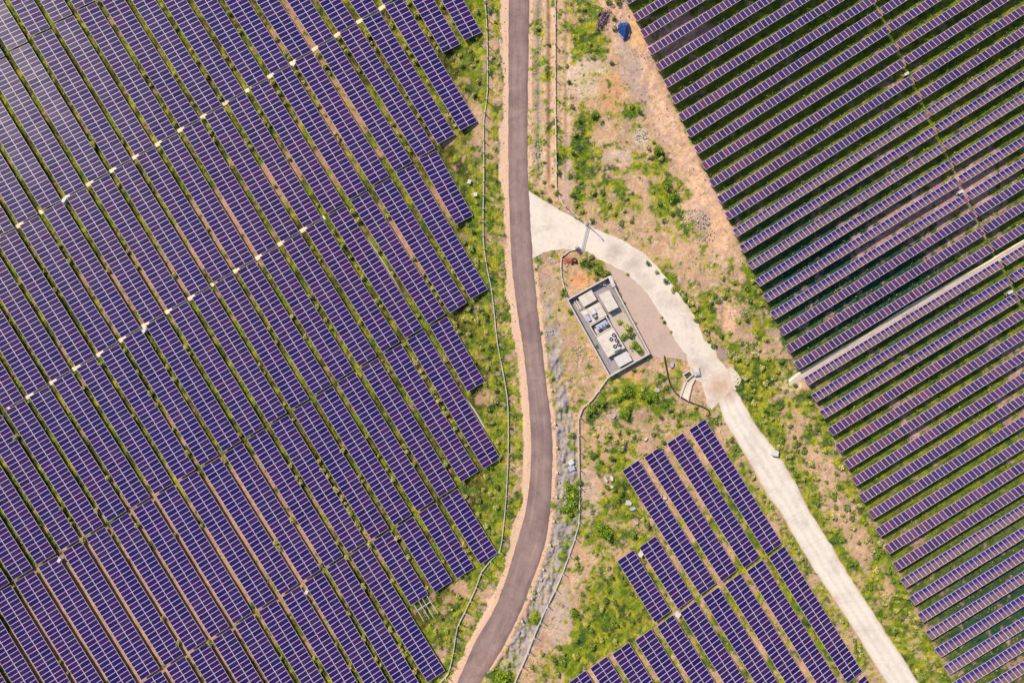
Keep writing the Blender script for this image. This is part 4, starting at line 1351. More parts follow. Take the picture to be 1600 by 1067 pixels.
# ------------------------------------------------------------ tarpaulin heap, red machine, rock heaps
def tarp():
    out = [(966.5, 38), (969, 36.5), (975, 36), (980, 35.5), (983.5, 38), (984.5, 42), (983.5, 46), (984.5, 52), (982, 57), (978, 62), (975, 65.5), (972.5, 60), (968, 55), (966, 48), (965.5, 42)]
    c = Vector((975, 47))
    root = empty('tarpaulin_heap', P(975, 47, 0)); o = P(975, 47, 0)
    bm = bmesh.new()
    rings = []
    NR = 7
    fine = smooth_pts(out + [out[0]], 1.2)[:-1]
    for r in range(NR):
        f = 1 - r / (NR - 1) * .97
        ring = []
        for k, p in enumerate(fine):
            q = c + (p - c) * f
            n = float(fbm(np.array([q.x]), np.array([q.y]), 5.0, 88, 3)[0])
            z = (1 - f ** 2.2) * 1.5 * (.65 + .7 * n) + .03
            w = P(q.x, q.y, 0) - o
            ring.append(bm.verts.new((w.x, w.y, z)))
        rings.append(ring)
    for a, b in zip(rings[:-1], rings[1:]):
        m = len(a)
        for k in range(m): bm.faces.new((a[k], a[(k + 1) % m], b[(k + 1) % m], b[k]))
    bm.faces.new(rings[-1])
    from_bm('sheet', bm, M['tarp'], root, False)
    bm = bmesh.new()
    for a, b in (((965, 40), (972, 36.6)), ((972, 36.6), (982, 36.8)), ((984, 45), (982.5, 58)), ((967, 53), (974, 61))):
        tube_bm(bm, [P(*a, .12) - o + Vector((0, 0, .12)), P(*b, .2) - o + Vector((0, 0, .2))], .07, 6)
    from_bm('weighting_pole', bm, M['bluegrey'], root)
    tag(root, 'crumpled dark blue tarpaulin heap on the sandy track, top of the photo', 'tarpaulin')


tarp()

root = empty('red_machine', P(890, 409, 0))
bm = bmesh.new()
for a, b, w in (((-1.4, -.2), (.2, .7), .18), ((-.9, -.9), (-.2, .8), .16), ((-.3, .1), (1.1, .3), .2), ((-1.5, .5), (-.4, .2), .14), ((.2, -.5), (.6, .9), .14)):
    tube_bm(bm, [Vector((*a, .35)), Vector(((a[0] + b[0]) / 2, (a[1] + b[1]) / 2, .6)), Vector((*b, .4))], w * .5, 6)
from_bm('arm', bm, M['red'], root)
bm = bmesh.new(); box_bm(bm, (.8, .1, .45), (.9, .6, .6), 0, Matrix.Rotation(.3, 4, 'Z')); bmesh.ops.bevel(bm, geom=bm.edges[:], offset=.06, segments=1, affect='EDGES'); from_bm('engine_housing', bm, M['dark'], root)
for x, y in ((.4, -.35), (1.2, -.2)):
    bm = bmesh.new(); bmesh.ops.create_cone(bm, cap_ends=True, segments=14, radius1=.26, radius2=.26, depth=.16, matrix=Matrix.Translation((x, y, .26)) @ Matrix.Rotation(math.pi / 2, 4, 'X')); from_bm('wheel', bm, M['pipe'], root)
bm = bmesh.new(); box_bm(bm, (.95, .1, .80), (.35, .3, .12)); from_bm('filter_cap', bm, M['red'], root)
tag(root, 'small red wheeled machine with bent arms, north of the compound', 'machine')


def rock_bm(bm, c, r, seed, flat=.7):
    g = bmesh.ops.create_icosphere(bm, subdivisions=1, radius=1.0)
    rr = random.Random(seed)
    sx, sy, sz = r * rr.uniform(.8, 1.25), r * rr.uniform(.7, 1.1), r * rr.uniform(.5, .8) * flat / .7
    R = Matrix.Rotation(rr.random() * 6.28, 3, 'Z')
    for v in g['verts']:
        k = rr.uniform(.78, 1.12)
        v.co = R @ Vector((v.co.x * sx * k, v.co.y * sy * k, v.co.z * sz * k)) + Vector(c)


def rock_heap(px, py, rad, n, rmin, rmax, label, mat, seed, name='rock_heap', cat='rock heap'):
    n, rmin, rmax = int(n * 1.5), rmin * .5, rmax * .52
    o = P(px, py, 0) + Vector((0, 0, float(relief(px, py)) * .9))
    bm = bmesh.new()
    rr = random.Random(seed)
    for i in range(n):
        a, q = rr.random() * 6.28, math.sqrt(rr.random()) * rad
        r = rr.uniform(rmin, rmax)
        rock_bm(bm, (math.cos(a) * q, math.sin(a) * q * .8, r * .25 + max(0, (1 - q / rad)) * .10 * rad), r, seed * 100 + i)
    ob = from_bm(name, bm, mat, None)
    ob.location = o
    tag(ob, label, cat)


rock_heap(1017, 90, 1.4, 42, .10, .30, 'heap of broken rock by the fourth eastern row end', M['stone'], 1)
rock_heap(997, 85, .9, 16, .10, .24, 'small loose rock pile left of the sandy track, near the top', M['stone'], 2)
rock_heap(781, 66, .5, 8, .2, .4, 'white boulders on the west roadside near the top', M['whitestone'], 3)
rock_heap(1002, 212, 1.5, 26, .15, .4, 'whitish rock spill in the middle of the bare plot', M['stone'], 4)
rock_heap(1085, 345, 2.6, 60, .12, .40, 'grey-white rock pile on the mound west of the sandy track', M['stone'], 5)
rock_heap(1098, 368, 2.2, 44, .10, .34, 'loose grey rock pile at the foot of the rocky mound', M['stone'], 6)
rock_heap(1160, 545, 3.0, 70, .10, .36, 'pinkish rock scatter north of the spilled concrete', M['stone'], 7)
rock_heap(1155, 488, 2.4, 60, .08, .28, 'rock scatter beside the dry gully east of the apron', M['stone'], 8)
rock_heap(839, 238, 1.6, 34, .12, .36, 'white rock patch on the gravel strip east of the road', M['stone'], 9)
rock_heap(838, 225, 1.0, 16, .12, .3, 'smaller white rock patch just above the white patch', M['stone'], 10)
rock_heap(780, 224, .8, 12, .12, .34, 'bluish-white rocks on the west road shoulder', M['whitestone'], 11)
rock_heap(868, 257, .5, 7, .15, .35, 'white rocks lying against the straight north fence', M['whitestone'], 12)
rock_heap(903, 553, 2.1, 60, .08, .28, 'pale rubble patch west of the compound wall', M['stone'], 13)
rock_heap(856, 520, 1.1, 26, .1, .3, 'bluish-white rubble on the roadside west of the compound', M['whitestone'], 14)
rock_heap(862, 408, .8, 14, .1, .3, 'white stones below the junction apron by the road', M['whitestone'], 15)
rock_heap(774, 468, .9, 16, .1, .28, 'grey stones beside the west fence, level with the compound', M['stone'], 16)
rock_heap(783, 585, .9, 18, .1, .3, 'grey stones beside the west fence, south of the compound level', M['stone'], 17)
rock_heap(838, 926, 1.1, 26, .12, .34, 'bluish-white rock patch on the bank by the lower bend', M['whitestone'], 18)
rock_heap(1082, 627, 1.0, 20, .1, .26, 'stones at the foot of the concrete chute', M['stone'], 19)
rock_heap(1205, 520, 1.8, 36, .1, .3, 'stones near the left ends of the middle eastern rows', M['stone'], 20)
rock_heap(1395, 285, 1.8, 24, .12, .36, 'pale stones on purple soil between eastern rows', M['stone'], 21)
rock_heap(1352, 388, 1.3, 16, .12, .3, 'pale stones between eastern rows above the service track', M['stone'], 22)

# ------------------------------------------------------------ foliage
def leaves(name, cen, rad, n, size, pal, seed, squash=.75, lumpy=7, shell=.55):
    """leaf-sized faces spread through the volume of a lumpy crown -> mesh"""
    r = np.random.default_rng(seed)
    lc = r.normal(size=(lumpy, 3)); lc /= np.linalg.norm(lc, axis=1)[:, None]
    lc *= (r.random((lumpy, 1)) ** .5) * .62
    lc[0] = 0
    lr = r.uniform(.30, .52, lumpy); lr[0] = .55
    w = r.integers(0, lumpy, n)
    d = r.normal(size=(n, 3)); d /= np.linalg.norm(d, axis=1)[:, None]
    q = shell + (1 - shell) * r.random((n, 1))
    c = lc[w] + d * q * lr[w][:, None]
    c = c * np.array([rad, rad, rad * squash]) + np.array(cen)
    c[:, 2] = np.maximum(c[:, 2], .04)
    nrm = d + r.normal(size=(n, 3)) * .55
    nrm[:, 2] += .75
    return quads_mesh(name, c, nrm, size * r.uniform(.6, 1.35, n), pal, r, lump=w)


def quads_mesh(name, c, nrm, size, pal, r, lump=None, colors=None):
    n = len(c)
    nrm = nrm / np.linalg.norm(nrm, axis=1)[:, None]
    t = r.normal(size=(n, 3)); t -= (t * nrm).sum(1)[:, None] * nrm
    t /= np.linalg.norm(t, axis=1)[:, None]
    b = np.cross(nrm, t)
    s = size[:, None]
    asp = r.uniform(.45, .8, (n, 1))
    v = np.stack([c - t * s * .5, c + b * s * .5 * asp, c + t * s * .5, c - b * s * .5 * asp], 1).reshape(-1, 3)
    me = bpy.data.meshes.new(name)
    me.vertices.add(n * 4); me.vertices.foreach_set('co', v.astype(np.float32).ravel())
    me.loops.add(n * 4); me.loops.foreach_set('vertex_index', np.arange(n * 4, dtype=np.int32))
    me.polygons.add(n); me.polygons.foreach_set('loop_start', np.arange(0, n * 4, 4, dtype=np.int32))
    if colors is None:
        pal = np.array(pal, float)
        colors = pal[r.integers(0, len(pal), n)] * r.uniform(.75, 1.25, (n, 1))
        if lump is not None:
            lb = r.uniform(.8, 1.2, lump.max() + 1)
            colors = colors * lb[lump][:, None]
    cc = np.concatenate([colors, np.ones((n, 1))], 1)
    a = me.color_attributes.new('Leaf', 'FLOAT_COLOR', 'POINT')
    a.data.foreach_set('color', np.repeat(cc, 4, 0).astype(np.float32).ravel())
    me.update()
    me.materials.append(M['leaf'])
    return me


def stem_mesh(h, r, nb, seed, spread):
    bm = bmesh.new()
    rr = random.Random(seed)
    tube_bm(bm, [Vector((0, 0, -.1)), Vector((.03, 0, h * .5)), Vector((0, .04, h))], [r, r * .75, r * .4], 6)
    for k in range(nb):
        a = 6.28 * k / nb + rr.random()
        tube_bm(bm, [Vector((0, 0, h * .35)), Vector((math.cos(a) * spread * .5, math.sin(a) * spread * .5, h * .7)), Vector((math.cos(a) * spread, math.sin(a) * spread, h * .95))], [r * .6, r * .4, r * .15], 5)
    me = bpy.data.meshes.new('stem')
    bm.to_mesh(me); bm.free()
    me.materials.append(M['bark'])
    return me


OLIVE = [(.50, .45, .14), (.40, .39, .10), (.62, .54, .24), (.22, .25, .07), (.34, .34, .08)]
YEL = [(.46, .44, .08), (.36, .39, .06), (.22, .28, .04), (.60, .52, .17)]
LIME = [(.24, .36, .015), (.16, .28, .012), (.36, .44, .03), (.07, .14, .012), (.03, .07, .01)]
GREEN = [(.16, .24, .03), (.10, .18, .025), (.26, .31, .05), (.04, .09, .02)]
DKGREEN = [(.04, .085, .03), (.025, .06, .03), (.07, .12, .04)]

proto = {}


def plant_mesh(kind, var):
    key = (kind, var)
    if key not in proto:
        pal = {'olive': OLIVE, 'yellow': YEL, 'lime': LIME, 'green': GREEN, 'dark': DKGREEN}[kind]
        big = kind == 'lime'
        fol = leaves('foliage', (0, 0, .62), 1.12, 620 if big else 260, .20 if big else .30, pal, 100 + var * 17 + len(kind), .8, 9 if big else 6)
        st = stem_mesh(.7, .05, 5, var, .45)
        proto[key] = (fol, st)
    return proto[key]


PLANTS = []


def plant(kind, px, py, r_px, name, part, rnd):
    fol, st = plant_mesh(kind, rnd.randrange(4))
    r = r_px / PXM
    root = empty(name, P(px, py, 0) + Vector((0, 0, float(relief(px, py)))), rnd.random() * 6.28)
    s = Vector((r * rnd.uniform(.85, 1.15), r * rnd.uniform(.85, 1.15), r * rnd.uniform(.8, 1.05)))
    for nm, me in ((part, fol), ('trunk' if name == 'tree' else 'stem', st)):
        o = bpy.data.objects.new(nm, me); o.parent = root; o.scale = s
        COL.objects.link(o)
    return root


rnd = random.Random(5)
# shrubs growing in the strips between the western tables (x, y, radius in photo pixels)
GAP = '''31 31 3,39 41 3,75 116 3,84 130 4,147 226 6,195 222 4,272 120 4,278 126 3,236 135 4,227 119 4,255 167 4,276 46 4,300 80 4,309 97 4,324 120 5,345 154 5,302 164 4,316 189 4,327 210 5,336 221 5,274 194 5,360 22 5,375 52 5,355 90 4,364 106 5,385 222 5,395 230 5,362 262 4,250 236 4,155 5 5,
432 62 4,446 86 5,453 92 4,466 114 5,475 130 4,427 132 5,436 147 5,445 162 3,496 87 6,507 107 6,512 116 4,529 62 5,542 82 5,537 75 4,575 59 6,570 52 4,586 80 5,580 70 4,611 42 5,650 25 7,639 7 5,670 59 4,677 72 4,647 99 6,632 75 4,640 86 4,690 12 6,707 37 3,742 22 5,665 132 4,680 79 4,632 152 4,650 186 5,659 199 4,700 185 6,705 192 4,707 200 5,635 235 5,612 196 5,620 212 4,560 112 4,524 210 4,529 217 4,507 180 3,500 165 4,451 250 4,417 192 5,423 197 4,406 177 4,460 190 4,
550 332 7,560 346 6,590 394 5,522 364 6,535 386 5,547 403 4,557 417 4,565 436 5,589 472 7,597 479 5,604 339 5,644 406 5,660 431 4,665 442 5,675 452 5,682 464 5,686 473 5,706 427 6,714 439 4,722 453 5,692 402 4,684 392 3,702 342 5,651 494 5,499 407 3,457 494 5,486 464 6,497 479 5,509 501 4,517 514 4,420 514 4,476 528 5,564 503 5,614 427 4,497 321 4,430 291 4,487 389 4,
405 571 4,414 584 3,432 536 4,446 631 4,457 656 4,454 728 4,465 746 5,471 754 6,501 720 5,506 734 6,512 745 6,527 765 6,535 778 5,540 786 4,545 795 5,536 703 6,562 744 5,566 752 4,591 713 4,604 734 4,614 749 6,629 698 5,637 705 5,646 725 6,697 725 7,711 669 6,697 646 7,692 639 4,685 626 6,675 611 7,682 620 4,662 590 6,656 581 6,650 568 7,645 564 4,630 540 4,606 581 4,695 564 5,731 694 4,572 684 3,596 565 3,
112 407 5,94 384 4,171 423 4,201 394 4,216 417 4,276 429 5,87 453 4,72 424 3,35 443 4,185 291 4,325 359 4,27 683 6,160 569 5,196 548 5,236 615 6,247 633 5,272 593 6,291 543 6,297 552 4,262 575 5,294 706 6,171 746 6,274 669 4,216 581 4,209 649 4,375 680 4,351 720 5,132 606 4,152 796 5,96 795 5,
129 844 6,107 811 4,112 819 4,255 965 5,277 1005 5,327 1005 6,175 836 4,92 1035 4,106 1050 4,275 835 4,317 819 4,215 820 5,457 814 6,431 847 6,435 855 5,501 881 5,530 846 5,547 802 6,559 817 6,563 825 4,579 849 7,620 839 7,639 869 6,541 870 6,570 915 6,547 956 5,526 1005 4,547 1040 5,604 970 5,611 981 6,571 995 6,590 1025 6,599 1035 4,625 1007 5,629 1015 5,635 1020 6,651 1045 6,669 916 4,691 876 4,614 907 5,725 851 5,729 860 5,736 870 5,442 1025 4,502 1045 4,491 1026 4'''
gaps = [tuple(float(v) for v in t.split()) for t in GAP.replace('\n', '').split(',') if t.strip()]


def strip_index(x, y):
    """which strip between rows (counted from the lower left) a point lies in"""
    best, bi = 1e9, 0
    for g in range(-11, 20):
        pts = [line(L, g) for L in 'ZABCDEF']
        dd = float(seg_dist(np.array([x]), np.array([y]), pts)[0])
        if dd < best: best, bi = dd, g
    return bi, best


lst = []
for x, y, r in gaps:
    g, dd = strip_index(x, y)
    # stand it in the middle of its strip
    pts = [Vector(line(L, g)) for L in 'ZABCDEF']
    bestq, bd = None, 1e9
    for a, b in zip(pts[:-1], pts[1:]):
        t = max(0, min(1, (Vector((x, y)) - a).dot(b - a) / (b - a).length_squared))
        q = a.lerp(b, t)
        if (q - Vector((x, y))).length < bd: bd, bestq = (q - Vector((x, y))).length, q
    q = Vector((x, y)).lerp(bestq, .75) if bd < 14 else Vector((x, y))
    lst.append([g, q.y, q.x, r])
lst.sort()
cnt = {}
for g, y, x, r in lst:
    cnt[g] = cnt.get(g, 0) + 1
    kind = rnd.choice(['olive', 'olive', 'yellow'])
    o = plant(kind, x, y, min(r, 6.5) * 1.12, 'shrub', 'foliage', rnd)
    tag(o, '%s shrub between double tables, %s strip from the lower left, %s down' % ({'olive': 'olive', 'yellow': 'yellow-green'}[kind], nth(g + 12), nth(cnt[g])), 'shrub', 'shrubs in the strips between western tables')

# bushes of the western verge, the middle ground and the eastern verge
VERGE_W = '''746 804 6,749 781 6,775 791 8,775 759 7,727 774 5,742 568 5,772 626 9,775 610 6,780 598 5,726 379 6,735 389 8,744 407 6,739 363 6,745 417 5,732 484 6,750 482 8,757 492 7,745 502 6,717 519 6,712 510 5,732 522 6,738 420 5,731 352 4,722 105 6,738 105 5,747 130 6,718 88 5,705 70 5,744 95 5,735 80 4,770 90 4,778 100 5,712 150 4,700 175 5,728 140 4,740 150 5,765 20 5,773 36 4,735 40 5,742 60 5,752 345 5,715 355 4,745 318 4,726 330 4,710 505 5,724 500 6,738 496 5,760 520 5,766 540 6,752 545 5,763 640 5,770 660 5,778 690 5,760 745 6,768 730 5,765 770 6,755 765 5,780 715 5,735 800 5,760 820 7,752 835 6,770 830 5,745 850 5,730 900 5,715 930 6,705 950 5,690 965 5,680 985 5,698 985 5,672 975 4,665 955 4,688 1010 5,745 590 4,757 600 5,762 575 5,775 575 4'''
MIDDLE = '''886 104 5 y,889 129 5 g,929 180 9 l,938 190 6 y,892 167 6 y,987 169 7 g,998 175 6 g,950 5 9 y,965 4 8 g,935 22 6 y,958 30 6 o,960 45 5 o,840 44 5 y,857 69 4 y,897 60 5 y,905 30 6 y,912 15 5 y,922 70 5 y,925 90 6 y,1027 235 10 l,1015 246 6 y,1033 250 6 y,1012 232 5 o,1020 222 5 y,955 100 5 g,975 55 3 o,1050 312 10 l,1040 294 9 l,1048 335 6 g,1030 320 7 g,1035 345 6 o,1020 300 5 o,910 407 9 o,922 402 8 o,915 398 5 o,935 422 10 l,942 428 8 y,950 427 6 l,918 413 7 g,928 410 6 o,930 434 6 y,890 487 7 l,872 483 4 y,880 455 6 g,884 462 4 g,846 300 5 y,835 300 4 y,857 312 5 g,870 302 5 g,850 285 4 y,862 290 4 y,895 305 6 g,900 320 6 y,910 330 5 o,925 345 6 g,905 285 5 y,925 300 7 y,940 300 6 g,950 320 7 y,960 335 6 y,970 350 6 g,975 330 5 y,978 310 5 y,985 345 6 o,890 275 5 g,895 240 5 g,900 210 5 y,905 190 5 g,900 260 4 y,870 240 4 g,872 270 5 g,850 255 4 g,849 225 4 y,980 428 4 y,1012 412 5 g,1025 425 5 y,1040 440 6 g,1052 452 6 y,1065 457 7 o,1078 474 8 o,1070 468 6 g,1085 484 6 y,1095 495 7 o,1100 517 8 o,1088 500 5 g,1106 530 7 o,1110 508 6 y,1115 540 6 g,1130 462 9 o,1115 462 7 l,1122 470 6 g,1138 468 5 y,1145 440 5 y,1128 435 6 y,1135 450 6 y,1105 455 5 y,1110 472 5 o,1165 450 6 g,1175 440 6 y,1170 470 6 g,1185 455 6 y,1190 475 6 y,1150 500 6 y,1165 500 6 g,1175 490 5 y,1140 520 5 o,1125 525 5 g,1150 560 7 o,1165 565 7 y,1175 555 7 o,1140 555 6 y,1165 590 8 o,1175 600 7 g,1190 575 7 o,1200 560 6 y,1185 545 6 o,1205 545 5 y,1195 530 6 o,1180 525 5 o,1170 620 6 g,1185 620 6 y,1195 600 6 o,1210 590 6 y,1215 605 5 o,1195 640 6 g,1205 655 5 y,1220 565 5 g,1215 580 5 o,1225 610 5 o,
925 710 9 l,977 612 12 l,968 623 8 l,1005 616 10 l,1013 620 9 l,1022 622 9 l,1003 610 6 y,975 646 11 l,982 637 7 l,925 637 9 l,933 630 7 g,940 629 7 l,919 645 6 g,894 678 7 l,887 680 5 y,1036 590 7 l,1040 605 5 g,1030 585 5 g,988 682 6 y,975 690 6 o,960 690 7 o,965 675 6 o,972 700 7 o,950 680 5 o,980 675 5 g,930 680 6 y,945 700 5 y,938 720 5 g,955 715 6 g,1045 640 6 g,1038 632 7 g,1050 648 5 y,1030 650 6 g,1100 665 5 y,1110 672 6 g,1118 660 5 g,1030 700 6 g,1035 690 5 g,1020 678 5 g,985 725 5 y,990 735 6 g,1000 755 6 g,1000 775 6 y,995 765 5 g,970 770 6 g,965 780 6 g,960 765 5 g,948 760 6 l,940 768 5 y,1010 775 6 g,1060 665 4 g,1065 640 5 y,1085 636 5 y,
946 831 13 l,938 822 9 l,952 840 8 l,896 956 10 l,905 962 6 l,835 969 7 l,841 966 5 l,989 836 8 g,1011 820 7 g,1005 812 6 y,892 802 6 l,899 879 6 y,900 870 5 g,785 1058 13 l,778 1060 9 l,792 1050 8 l,915 836 4 g,930 866 4 y,935 890 5 o,950 885 5 o,955 900 6 g,910 928 5 g,907 935 5 y,945 935 7 g,950 920 6 l,940 950 6 o,960 940 6 g,975 910 6 g,970 900 5 g,985 880 5 g,985 925 6 g,980 955 6 y,960 975 7 g,940 1000 7 y,960 1000 7 y,925 1010 7 g,900 1025 7 y,880 1035 7 g,870 1050 7 y,865 1030 6 g,925 985 6 g,915 975 6 y,900 1000 6 g,905 1050 5 g,850 1060 5 y,872 1010 6 l,880 1020 6 y,965 960 5 y,988 970 5 g,830 1040 5 y,845 1020 5 o,
892 775 13 l,889 788 12 l,887 760 10 l,903 752 7 l,896 766 9 l,880 795 8 l,900 795 7 l'''


def mid_list():
    for t in MIDDLE.replace('\n', '').split(','):
        a = t.split()
        yield float(a[0]), float(a[1]), float(a[2]), {'y': 'yellow', 'g': 'green', 'l': 'lime', 'o': 'olive'}[a[3]]


CW = {'yellow': 'yellow-green', 'green': 'dark green', 'lime': 'bright green', 'olive': 'pale olive'}
items = []
for t in VERGE_W.replace('\n', '').split(','):
    x, y, r = (float(v) for v in t.split())
    items.append((x, y, r, rnd.choice(['olive', 'olive', 'yellow', 'green']), 'w'))
for x, y, r, k in mid_list(): items.append((x, y, r, k, 'm'))
e = 0
tries = 0
rp = random.Random(8)
crx = lambda y: float(np.interp(y, [p[1] for p in CROAD_R], [p[0] for p in CROAD_R]))
clx = lambda y: float(np.interp(y, [p[1] for p in CROAD_L], [p[0] for p in CROAD_L]))
rex = lambda y: float(np.interp(y, [p[1] for p in R_ENDS], [p[0] for p in R_ENDS]))
while e < 110 and tries < 4000:
    tries += 1
    y = rp.uniform(600, 1067); x = rp.uniform(crx(y) + 8, rex(y) - 4)
    r = rp.uniform(4, 7.5)
    if any(abs(x - q[0]) < (r + q[2]) * .75 and abs(y - q[1]) < (r + q[2]) * .75 for q in items): continue
    items.append((x, y, r, rp.choice(['olive', 'yellow', 'green', 'olive', 'lime', 'green']), 'e')); e += 1
e = 0
while e < 36:
    y = rp.uniform(655, 1060); x = clx(y) - rp.uniform(6, 13); r = rp.uniform(3.5, 5.5)
    items.append((x, y, r, rp.choice(['yellow', 'green', 'olive']), 'c')); e += 1


def where(x, y, z):
    if z == 'w': return 'verge between west tables and fence', 'bushes of the western verge'
    if z == 'e': return 'verge between concrete road and eastern rows', 'bushes of the eastern verge'
    if z == 'c': return 'west edge of the concrete road', 'bushes along the concrete road'
    if y < 360: 
        return ('plot north of the apron', 'bushes north of the apron')
    if x < 960 and y < 500: return 'ground between apron and compound', 'bushes north of the compound'
    if y < 660 and x > 1050 and x + y > 1480: return 'rocky ground east of the apron bend', 'bushes east of the apron'
    if y < 730: return 'rough ground between compound and double tables', 'bushes south of the compound'
    return 'slope between south fence and double tables', 'bushes on the southern slope'


items.sort(key=lambda t: -t[2])
rest = [t for t in items[300:]]
items = items[:300]
items.sort(key=lambda t: t[1])
cn = {}
for x, y, r, k, z in items:
    w, grp = where(x, y, z)
    tree = r >= 9.5 and k == 'lime'
    key = (w, k, tree)
    cn[key] = cn.get(key, 0) + 1
    o = plant(k, x, y, r, 'tree' if tree else 'bush', 'crown' if tree else 'foliage', rnd)
    tag(o, '%s %s on the %s, %s from the top' % (CW[k], 'tree' if tree else 'bush', w, nth(cn[key])), 'tree' if tree else 'bush', grp)

for x, y, r, k, lab in ((966.5, 502.5, 7, 'yellow', 'rounded olive bush in the compound, nearest the transformer bay'), (980.5, 512, 10, 'yellow', 'largest bush in the compound, yellow-green, near its east wall'),
                        (984, 524, 8, 'green', 'green lower half of the largest bush group by the compound east wall'), (973.5, 526, 6.5, 'lime', 'small green bush between fans and east wall of the compound'),
                        (990, 540, 9, 'lime', 'bright green bush in the compound beside the white-roofed cabin'), (998, 548, 9.5, 'lime', 'bright green bush in the compound southeast corner'),
                        (932, 541.5, 3.4, 'green', 'tiny green plant by the southwest wall inside the compound'),
                        (967, 460.5, 4, 'green', 'small bush outside the compound gate, uppermost of three'), (973, 473, 4, 'green', 'small bush outside the compound east wall, middle of three'), (979, 485, 4.4, 'olive', 'small bush outside the compound east wall, lowest of three'),
                        (991, 504.5, 4, 'olive', 'narrow bush against the outside of the compound east wall'),
                        (1033, 495, 4, 'yellow', 'upper bush on the strip between yard and apron'), (1037, 503, 4, 'green', 'middle bush on the strip between yard and apron'), (1048, 518, 3.4, 'yellow', 'lower bush on the strip between yard and apron'),
                        (990, 578, 5, 'green', 'dark bush outside the compound south wall, right'), (1010, 560, 5, 'green', 'dark bush outside the compound southeast corner'), (1002, 578, 5, 'yellow', 'brownish bush south of the compound southeast corner')):
    o = plant(k, x, y, r, 'bush', 'foliage', rnd)
    tag(o, lab, 'bush', 'bushes in and around the compound')

vs, cs = [], []
for x, y, r, k, z in rest:
    me, _ = plant_mesh(k, rnd.randrange(4))
    n = len(me.vertices)
    co = np.empty(n * 3, np.float32); me.vertices.foreach_get('co', co); co = co.reshape(-1, 3)
    cc_ = np.empty(n * 4, np.float32); me.color_attributes['Leaf'].data.foreach_get('color', cc_); cc_ = cc_.reshape(-1, 4)
    a = rnd.random() * 6.28; rr_ = r / PXM; p = P(x, y, 0)
    vs.append(np.stack([(co[:, 0] * math.cos(a) - co[:, 1] * math.sin(a)) * rr_ + p.x, (co[:, 0] * math.sin(a) + co[:, 1] * math.cos(a)) * rr_ + p.y, co[:, 2] * rr_], 1)); cs.append(cc_)
if vs:
    v, c_ = np.concatenate(vs), np.concatenate(cs)
    me = bpy.data.meshes.new('weeds'); n = len(v)
    me.vertices.add(n); me.vertices.foreach_set('co', v.astype(np.float32).ravel())
    me.loops.add(n); me.loops.foreach_set('vertex_index', np.arange(n, dtype=np.int32))
    me.polygons.add(n // 4); me.polygons.foreach_set('loop_start', np.arange(0, n, 4, dtype=np.int32))
    me.color_attributes.new('Leaf', 'FLOAT_COLOR', 'POINT').data.foreach_set('color', c_.ravel())
    me.update(); me.materials.append(M['leaf'])
    tag(obj('weeds', me), kind='stuff')

# purple-brown dead brushwood heap near the top
me = leaves('deadwood_heap', (0, 0, .3), 2.3, 900, .32, [(.13, .07, .12), (.2, .12, .14), (.32, .22, .2), (.08, .04, .08)], 7, .3, 9)
for v in me.vertices: v.co.z = max(v.co.z, .03)
o = obj('brushwood_heap', me); o.location = P(943, 33, 0) + Vector((0, 0, .42)); o.scale = (.75, 1.25, .9); o.rotation_euler.z = -.5
tag(o, 'purple-brown heap of dead brushwood between grass and sandy track, near the top', 'brushwood')

# ------------------------------------------------------------ grass and low weeds: nobody could count them
def in_tables(X, Y, only_wide=False, pad=0.0):
    r = np.zeros(len(X), bool)
    for ax, ay, dx, dy, L, hw, wide in RECTS:
        u = (X - ax) * dx + (Y - ay) * dy
        v = -(X - ax) * dy + (Y - ay) * dx
        r |= (u > -pad) & (u < L + pad) & (np.abs(v) < hw + pad)
    return r


def on_paved(x, y, pad=2.0):
    return ((x > road_x(y, ROAD_L) - pad) & (x < road_x(y, ROAD_R) + pad)) | inside(x, y, APRON) | inside(x, y, YARD) | inside(x, y, CROAD_POLY) | inside(x, y, COMP) | \
        (seg_dist(x, y, TRACK) < 6) | (seg_dist(x, y, cb) < 3.5) | (seg_dist(x, y, cc) < 3.5) | (seg_dist(x, y, CHAN) < 3)


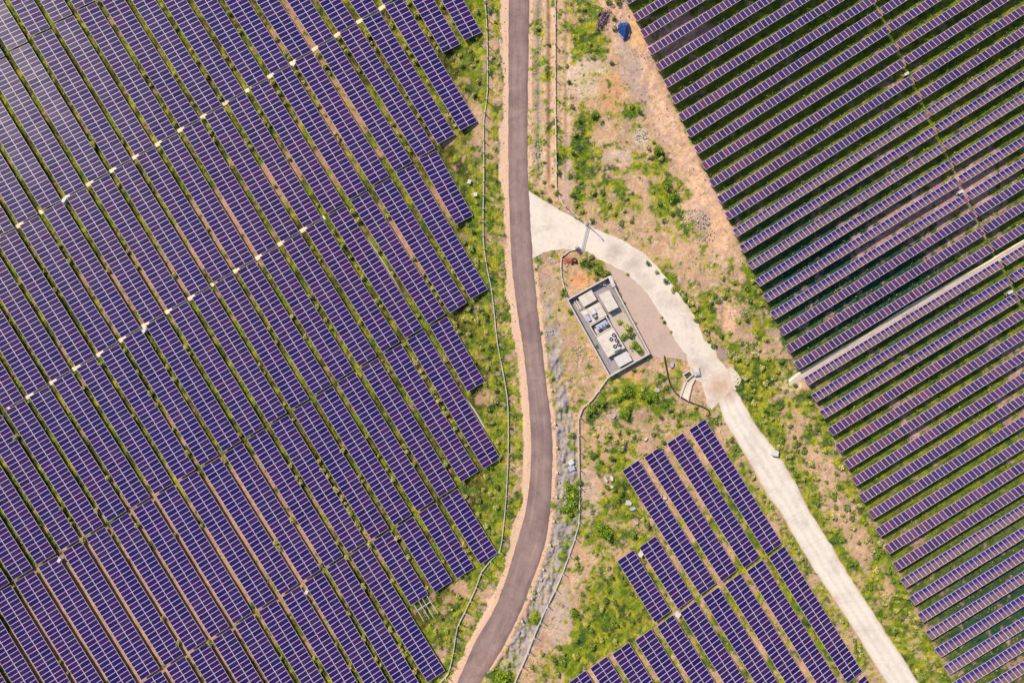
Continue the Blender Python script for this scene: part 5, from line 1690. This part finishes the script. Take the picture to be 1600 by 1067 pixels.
def build_grass():
    N = 400000
    x = rng.uniform(-30, 1630, N); y = rng.uniform(-30, 1097, N)
    X, Y = (x - 800) / PXM, (533.5 - y) / PXM
    keep = ~in_tables(X, Y, pad=.03) & ~on_paved(x, y)
    x, y, X, Y = x[keep], y[keep], X[keep], Y[keep]
    col, veg, _ = cover(x, y)
    keep = rng.random(len(x)) < np.maximum(veg * .95, .10 * (fbm(x, y, 10, 301, 3) > .5) * (x > 690) + .03)
    soil = veg < .3
    x, y, X, Y, col, soil = x[keep], y[keep], X[keep], Y[keep], col[keep], soil[keep]
    n = len(x)
    re = np.interp(y, [p[1] for p in R_ENDS], [p[0] for p in R_ENDS])
    east = x > re
    size = rng.uniform(.10, .30, n) * np.where(east, 1.15, 1.0)
    cl = fbm(x, y, 9, 77, 2)
    z = relief(x, y) + rng.uniform(.03, .16, n) + np.clip(cl - .5, 0, 1) * np.where(east, 1.5, .9)
    nrm = np.stack([rng.normal(size=n) * .5, rng.normal(size=n) * .5, np.ones(n)], 1)
    br = rng.uniform(.75, 1.45, n) * (.85 + .9 * np.clip(cl - .42, 0, .5))
    c = np.clip(col * br[:, None], .008, .5)
    c[soil] = np.array([.27, .27, .08]) * rng.uniform(.35, 1.5, (soil.sum(), 1))
    yel = rng.random(n) < .16
    c[yel] = np.array([.36, .37, .05]) * rng.uniform(.6, 1.2, (yel.sum(), 1))
    drk = rng.random(n) < .12
    c[drk] *= .45
    me = quads_mesh('grass', np.stack([X, Y, z], 1), nrm, size, None, rng, colors=c)
    tag(obj('grass', me), kind='stuff')
    print('grass', n)


build_grass()


def build_gravel():
    N = 26000
    x = rng.uniform(700, 1480, N); y = rng.uniform(-10, 1080, N)
    X, Y = (x - 800) / PXM, (533.5 - y) / PXM
    keep = ~in_tables(X, Y, pad=.1) & ~on_paved(x, y, 4)
    col, veg, ro = cover(x, y)
    keep &= rng.random(N) < np.clip(.25 + .6 * (ro > .8) - veg * .3, 0, 1) * (fbm(x, y, 18, 99) > .47)
    keep &= (x > np.interp(y, [p[1] for p in FENCE_L], [p[0] for p in FENCE_L]))
    x, y, X, Y = x[keep], y[keep], X[keep], Y[keep]
    n = len(x)
    # each stone a squashed octahedron
    base = np.array([[1, 0, 0], [0, 1, 0], [-1, 0, 0], [0, -1, 0], [0, 0, 1], [0, 0, -1]], float)
    tri = np.array([[0, 1, 4], [1, 2, 4], [2, 3, 4], [3, 0, 4], [1, 0, 5], [2, 1, 5], [3, 2, 5], [0, 3, 5]])
    r = rng.gamma(2.0, .035, n) + .04
    a = rng.random(n) * 6.28
    v = base[None] * rng.uniform(.6, 1.2, (n, 6, 1)) * r[:, None, None] * np.array([1, .8, .6])
    ca, sa = np.cos(a)[:, None], np.sin(a)[:, None]
    vx = v[:, :, 0] * ca - v[:, :, 1] * sa + X[:, None]
    vy = v[:, :, 0] * sa + v[:, :, 1] * ca + Y[:, None]
    vz = v[:, :, 2] + r[:, None] * .4 + .02
    V = np.stack([vx, vy, vz], 2).reshape(-1, 3)
    F = (tri[None] + (np.arange(n) * 6)[:, None, None]).reshape(-1)
    me = bpy.data.meshes.new('gravel')
    me.vertices.add(n * 6); me.vertices.foreach_set('co', V.astype(np.float32).ravel())
    nf = n * 8
    me.loops.add(nf * 3); me.loops.foreach_set('vertex_index', F.astype(np.int32))
    me.polygons.add(nf); me.polygons.foreach_set('loop_start', np.arange(0, nf * 3, 3, dtype=np.int32))
    me.update()
    tag(obj('gravel', me, None, M['stone']), kind='stuff')
    print('gravel', n)


build_gravel()
